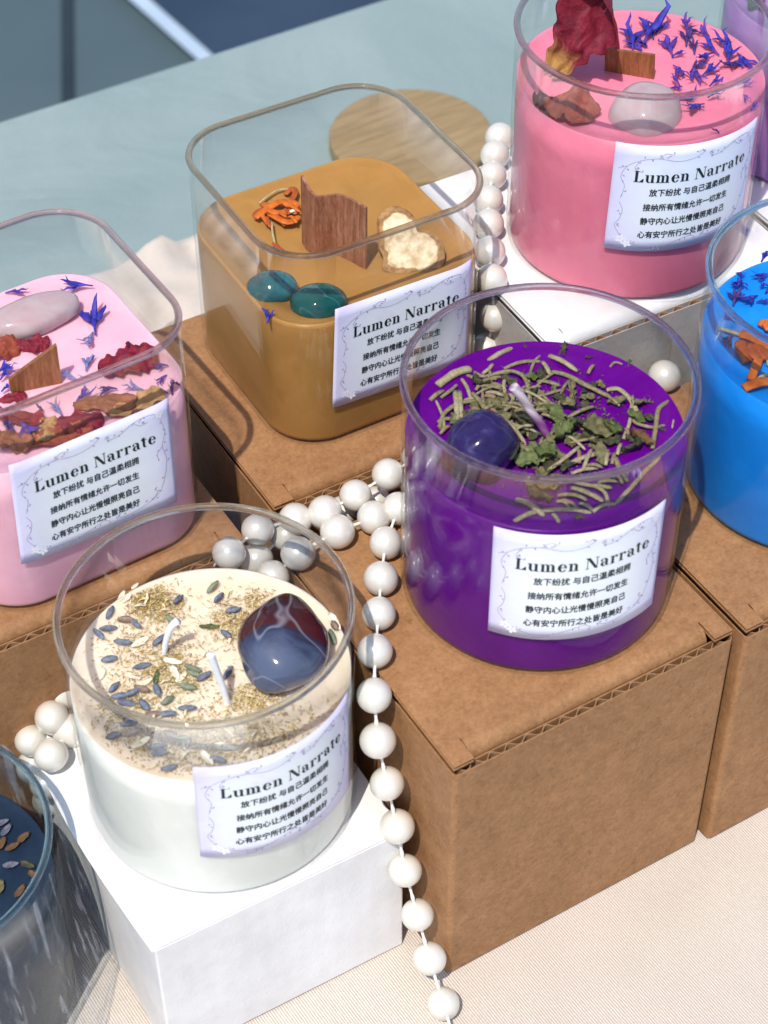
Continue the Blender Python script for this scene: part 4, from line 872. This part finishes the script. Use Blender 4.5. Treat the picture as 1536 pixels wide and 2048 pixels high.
# dried root slice
def root_slice():
    m, ns, ls, p = newmat('dried_root'); v = coords(ns, ls); n = noise(ns, ls, v, 350, 5, .6); big = noise(ns, ls, v, 90, 3)
    face = ramp(ns, ls, n, [(.35, (.52, .38, .2)), (.6, (.78, .66, .46))]); skin = ramp(ns, ls, n, [(.35, (.20, .10, .035)), (.65, (.42, .24, .09))])
    at_ = ns.new('ShaderNodeAttribute'); at_.attribute_name = 'skin'
    ls.new(mixc(ns, ls, at_.outputs['Fac'], face, skin), p.inputs['Base Color']); p.inputs['Roughness'].default_value = .75; bump(ns, ls, p, mathn(ns, ls, 'ADD', n, big), .7, .0012)
    bm = bmesh.new(); bmesh.ops.create_icosphere(bm, subdivisions=5, radius=1); sk = bm.verts.layers.float.new('skin')
    k = crop(360, 140, 2.4); c = at(*k(1095, 850), ZO+.0040)
    ex, ey, ez = Vector(RT), Vector((UP[0], UP[1], 0)).normalized(), Vector((0, 0, 1))
    nrm = (ez*.80-ey*.60).normalized(); upv = (ey*.80+ez*.60).normalized()
    for v in bm.verts:
        q = v.co; a = math.atan2(q.y, q.x); rr = 1+.20*cos(2*a+1.3)+.14*cos(3*a+.4)+.16*mnoise.noise(Vector((cos(a)*2.2, sin(a)*2.2, 5)))
        zz = math.copysign(abs(q.z)**.35, q.z); v[sk] = 1.0 if abs(q.z) < .62 else max(0, .5*mnoise.noise(q*4)) 
        P = ex*q.x*rr*.0098*1.0+upv*q.y*rr*.0112+nrm*(zz*.0030+.0005*mnoise.noise(q*3.5+Vector((2, 2, 2))))
        v.co = c+P+(.0003*mnoise.noise(q*9))*nrm
    me = bpy.data.meshes.new('root'); bm.to_mesh(me); bm.free()
    return single('root_slice', me, m, 'cream coloured dried root slice with brown skin on the ochre wax', 'dried root')
root_slice()

# rose petals
def rose_mat(name, c1, c2, base):
    m, ns, ls, p = newmat(name); v = coords(ns, ls); n = noise(ns, ls, v, 260, 5, .62, .8); f = noise(ns, ls, v, 900, 3)
    at_ = ns.new('ShaderNodeAttribute'); at_.attribute_name = 'along'
    col = ramp(ns, ls, n, [(.32, c1), (.66, c2)])
    if base: col = mixc(ns, ls, ramp(ns, ls, mathn(ns, ls, 'ADD', mathn(ns, ls, 'MULTIPLY', n, .35), at_.outputs['Fac']), [(.30, (1, 1, 1)), (.52, (0, 0, 0))]), col, base)
    ls.new(col, p.inputs['Base Color']); p.inputs['Roughness'].default_value = .6; p.inputs['Specular IOR Level'].default_value = .3
    bump(ns, ls, p, mathn(ns, ls, 'ADD', n, mathn(ns, ls, 'MULTIPLY', f, .4)), .7, .0008); return m
ROSE = rose_mat('rose_crimson', (.10, .004, .014), (.25, .012, .035), None); ROSEY = rose_mat('rose_crimson_yellow', (.10, .004, .014), (.20, .009, .028), (.42, .24, .075))
ROSEB = rose_mat('rose_brown', (.15, .045, .022), (.30, .11, .05), None); ROSET = rose_mat('rose_tan', (.30, .16, .06), (.46, .28, .12), None); ROSER = rose_mat('rose_rust', (.20, .035, .02), (.33, .075, .04), None)
k = crop(1030, 0, 3.036)
q0 = at(*k(250, 455), ZR+.001); tip = upright(*k(560, 40), q0); dv = tip-q0; mid = (q0+tip)/2
sheet('rose_petal', None, 0, dv.length*1.12, .026, math.atan2(dv.y, dv.x), ROSEY, 'large crimson rose petal with a yellow base standing on the rose pink wax', 'dried petal', None, curl=.30, crumple=.38, jag=.35, pitch=math.asin(dv.z/dv.length), base=mid+Vector((0.001, 0.001, .0003)), nu=26, nv=22, seed=12.3, roll=.75, fan=1)
sheet('rose_petal', k(350, 660), ZR, .0185, .0165, img_ang(k(350, 660), 60, ZR), ROSER, 'red brown rose petal lying left of the quartz ball on the rose pink wax', 'dried petal', None, curl=-.28, crumple=.35, jag=.2, nu=20, nv=16, seed=4.4)
sheet('rose_petal', k(170, 650), ZR, .0120, .0055, img_ang(k(170, 650), -60, ZR), rose_mat('rose_dark', (.05, .012, .014), (.10, .03, .03), None), 'dark folded petal edge at the left of the rose pink wax', 'dried petal', None, curl=.6, crumple=.4, jag=.2, seed=8.1)
k = crop(0, 500, 3.84)
for x, y, L_, W_, a, m, lb, cu in [(985, 880, .0175, .0150, 20, ROSE, 'dark crimson rose petal nearest the right corner of the pale pink wax', -.35), (815, 1195, .0180, .0088, 5, ROSEB, 'brown orange rose petal above the label of the square pink candle', -.5), (1060, 1215, .0175, .0075, 22, ROSET, 'tan twisted rose petal just above the label corner of the square pink candle', .6), (600, 1345, .0145, .0095, 8, ROSE, 'small crimson rose petal just above the label of the square pink candle', -.5),
    (370, 1400, .0105, .0085, 60, ROSET, 'tan yellow rose petal between crimson ones on the pale pink wax', -.5), (450, 1455, .0200, .0085, 12, ROSER, 'long rust red rose petal along the label of the square pink candle', .4), (95, 1480, .0130, .0100, -10, ROSEB, 'brown rose petal low at the left edge of the pale pink wax', -.4), (255, 745, .0100, .0080, 0, ROSE, 'crimson rose petal behind the wooden wick of the square pink candle', -.4),
    (50, 760, .0120, .0105, 70, ROSER, 'orange brown rose petal under the long quartz stone', -.35), (100, 1145, .0080, .0050, 10, ROSE, 'small crimson rose petal under the wooden wick of the square pink candle', -.3), (150, 1310, .0150, .0080, -10, ROSE, 'dark rose petal half sunk at the front of the pale pink wax', .3)]:
    q = k(x, y); sheet('rose_petal', q, ZL, L_, W_, img_ang(q, a, ZL), m, lb, 'dried petal', None, curl=cu*.6, crumple=.50, jag=.55, nu=24, nv=18, lift=.0004, fan=.6, thick=.00016)
# dark candle: a few buds; lilac candle: herbs
k = crop(0, 1300, 2.738)
for x, y, a, m in [(130, 1030, 40, LEAFM[3]), (10, 1062, 60, LEAFM[3]), (8, 950, 20, LAV[2]), (35, 990, 50, LAV[2]), (5, 1300, 80, LEAFM[0]), (110, 1322, 50, LEAFM[3]), (150, 1180, -20, LEAFM[1]), (190, 1240, -30, LEAFM[3]), (60, 1180, 10, LAV[2]), (70, 1080, 30, LEAFM[3])]:
    q = k(x, y); sheet('dried_petal', q, .055, .0046, .0020, img_ang(q, a, .055), m, 'small dried petal on the dark navy wax', 'dried petal', 'petals on the navy wax', curl=.5, crumple=.5, jag=.3, nu=7, nv=5)
for _ in range(46):
    a = rng.uniform(0, 2*PI); r = .034*math.sqrt(rng.random()); p = Vector((QX+r*cos(a), QY+r*sin(a), .1865+rng.random()*.003))
    sheet('herb_leaf', None, 0, rng.uniform(.008, .016), rng.uniform(.003, .006), rng.uniform(0, 6), LEAFM[rng.choice((0, 0, 1, 3))], 'dry grey green herb leaf on the pale lilac candle', 'dried leaf', 'herb leaves on the lilac candle', curl=.5, crumple=.7, jag=.5, base=p, nu=7, nv=5)

# ------------------------------------------------------------------ wooden lid on the table
def oak():
    m, ns, ls, p = newmat('pale_oak'); n = noise(ns, ls, coords(ns, ls, scale=(.09, 1, 1), rot=(0, 0, .35)), 420, 4, .6, .3)
    ls.new(ramp(ns, ls, n, [(.3, (.215, .145, .066)), (.55, (.29, .205, .10)), (.75, (.34, .25, .13))]), p.inputs['Base Color']); p.inputs['Roughness'].default_value = .6; return m
LDx, LDy = .1675, .3385
f = round_outline(LDx, LDy, .0385, 96); b = MB()
b.loft([ring(f, .0006, -.0028), ring(f, 0, -.002), ring(f, 0, .0045), ring(f, .0004, .0052), ring(f, .0012, .0055)])
single('wooden_lid', b.mesh(), oak(), 'round pale oak jar lid lying on the grey green table top', 'lid', None, False)

# ------------------------------------------------------------------ pearl strands
def pearl_mat():
    m, ns, ls, p = newmat('pearl'); lw = ns.new('ShaderNodeLayerWeight'); lw.inputs[0].default_value = .35
    col = ramp(ns, ls, lw.outputs['Facing'], [(.0, (.66, .645, .595)), (.5, (.66, .63, .55)), (1.0, (.72, .66, .61))])
    n = noise(ns, ls, coords(ns, ls), 350, 2); ls.new(mixc(ns, ls, .15, col, ramp(ns, ls, n, [(.35, (.58, .67, .66)), (.65, (.74, .64, .61))])), p.inputs['Base Color'])
    p.inputs['Roughness'].default_value = .45; p.inputs['Specular IOR Level'].default_value = .7; p.inputs['Coat Weight'].default_value = 1.0; p.inputs['Coat Roughness'].default_value = .27; p.inputs['Coat IOR'].default_value = 2.1
    p.inputs['Subsurface Weight'].default_value = 0; p.inputs['Subsurface Radius'].default_value = (1, .9, .8); p.inputs['Subsurface Scale'].default_value = .0015
    bump(ns, ls, p, n, .10, .0006); return m
PEARL = pearl_mat(); THREAD = pm('white_thread', (.74, .73, .70), (.84, .83, .80), 2500, .7)
PR = .0051
bm = bmesh.new(); bmesh.ops.create_uvsphere(bm, u_segments=32, v_segments=20, radius=PR); pearl_me = bpy.data.meshes.new('pearl'); bm.to_mesh(pearl_me); bm.free()
pearl_me.polygons.foreach_set('use_smooth', [True]*len(pearl_me.polygons)); pearl_me.materials.append(PEARL)
def strand(label, pts):
    P = [at(x, y, z) for x, y, z in pts]; root = thing('pearl_strand', P[0], label, 'pearl strand', 'strands of white pearls')
    b = MB(); 
    for a, c in zip(P[:-1], P[1:]):
        if (a-c).length < .030:
            nn = 10; sg = [a.lerp(c, i/nn) for i in range(nn+1)]; b.tube(sg, [.00052*(1+.30*sin(i*2.4)) for i in range(nn+1)], 6)
    link('thread', b.mesh(), THREAD, root)
    for p in P:
        o = bpy.data.objects.new('pearl', pearl_me); C.objects.link(o); o.parent = root; o.location = p-P[0]; o.rotation_euler = (rng.uniform(0, 6), rng.uniform(0, 6), rng.uniform(0, 6)); s = rng.uniform(.96, 1.04); o.scale = (s, s, s*rng.uniform(.97, 1.03))
    return root
zt = HB+PR
strand('long pearl strand running down the front of the purple candle box', [(797, 1017, zt+.001), (771.5, 1086, zt), (762, 1157, zt), (757.6, 1227, zt), (750, 1302, zt), (748.4, 1391, zt-.003), (755.7, 1481, .094), (774, 1567, .079), (794, 1653, .063), (810.5, 1741, .047), (835, 1829.6, .031), (859, 1917, .016), (886.4, 2007, .0064), (913, 2093, .0058)])
strand('pearl strand along the front edge of the ochre candle box', [(835, 915, zt+.004), (776, 949, zt+.003), (711, 991, zt+.001), (650, 1025, zt), (591, 1040, zt-.002), (515.6, 1059, zt), (458, 1106, zt), (405, 1150, .090), (350, 1200, .075), (122, 1388, .068), (104, 1435, .068), (62, 1481, .060)])
strand('short pearl strand over the back corner of the purple candle box', [(748, 1035, zt), (675, 1063, zt), (596, 1107, zt), (546, 1154, zt-.006), (500, 1200, .085)])
strand('loose pearls lying low between the boxes behind the cream candle', [(751, 1003, .098), (683, 1024, .098), (573, 1070, .102), (512.5, 1119, .100)])
strand('pearls hanging off the left corner of the low white box', [(140, 1462, .064), (102, 1510, .0665), (66, 1534, .050), (91, 1567, .048), (96, 1600, .033)])
strand('pearl strand between the ochre and the rose pink candles', [(1000, 275, .135), (990, 310, .1355), (985, 351, .1355), (977, 400, .1355), (977, 448, .1355), (979, 504, .1355), (983, 559, .134), (989, 633, .119), (974, 695, .105)])
strand('single pearl half hidden behind the right of the purple candle', [(1329, 752, .1085)])
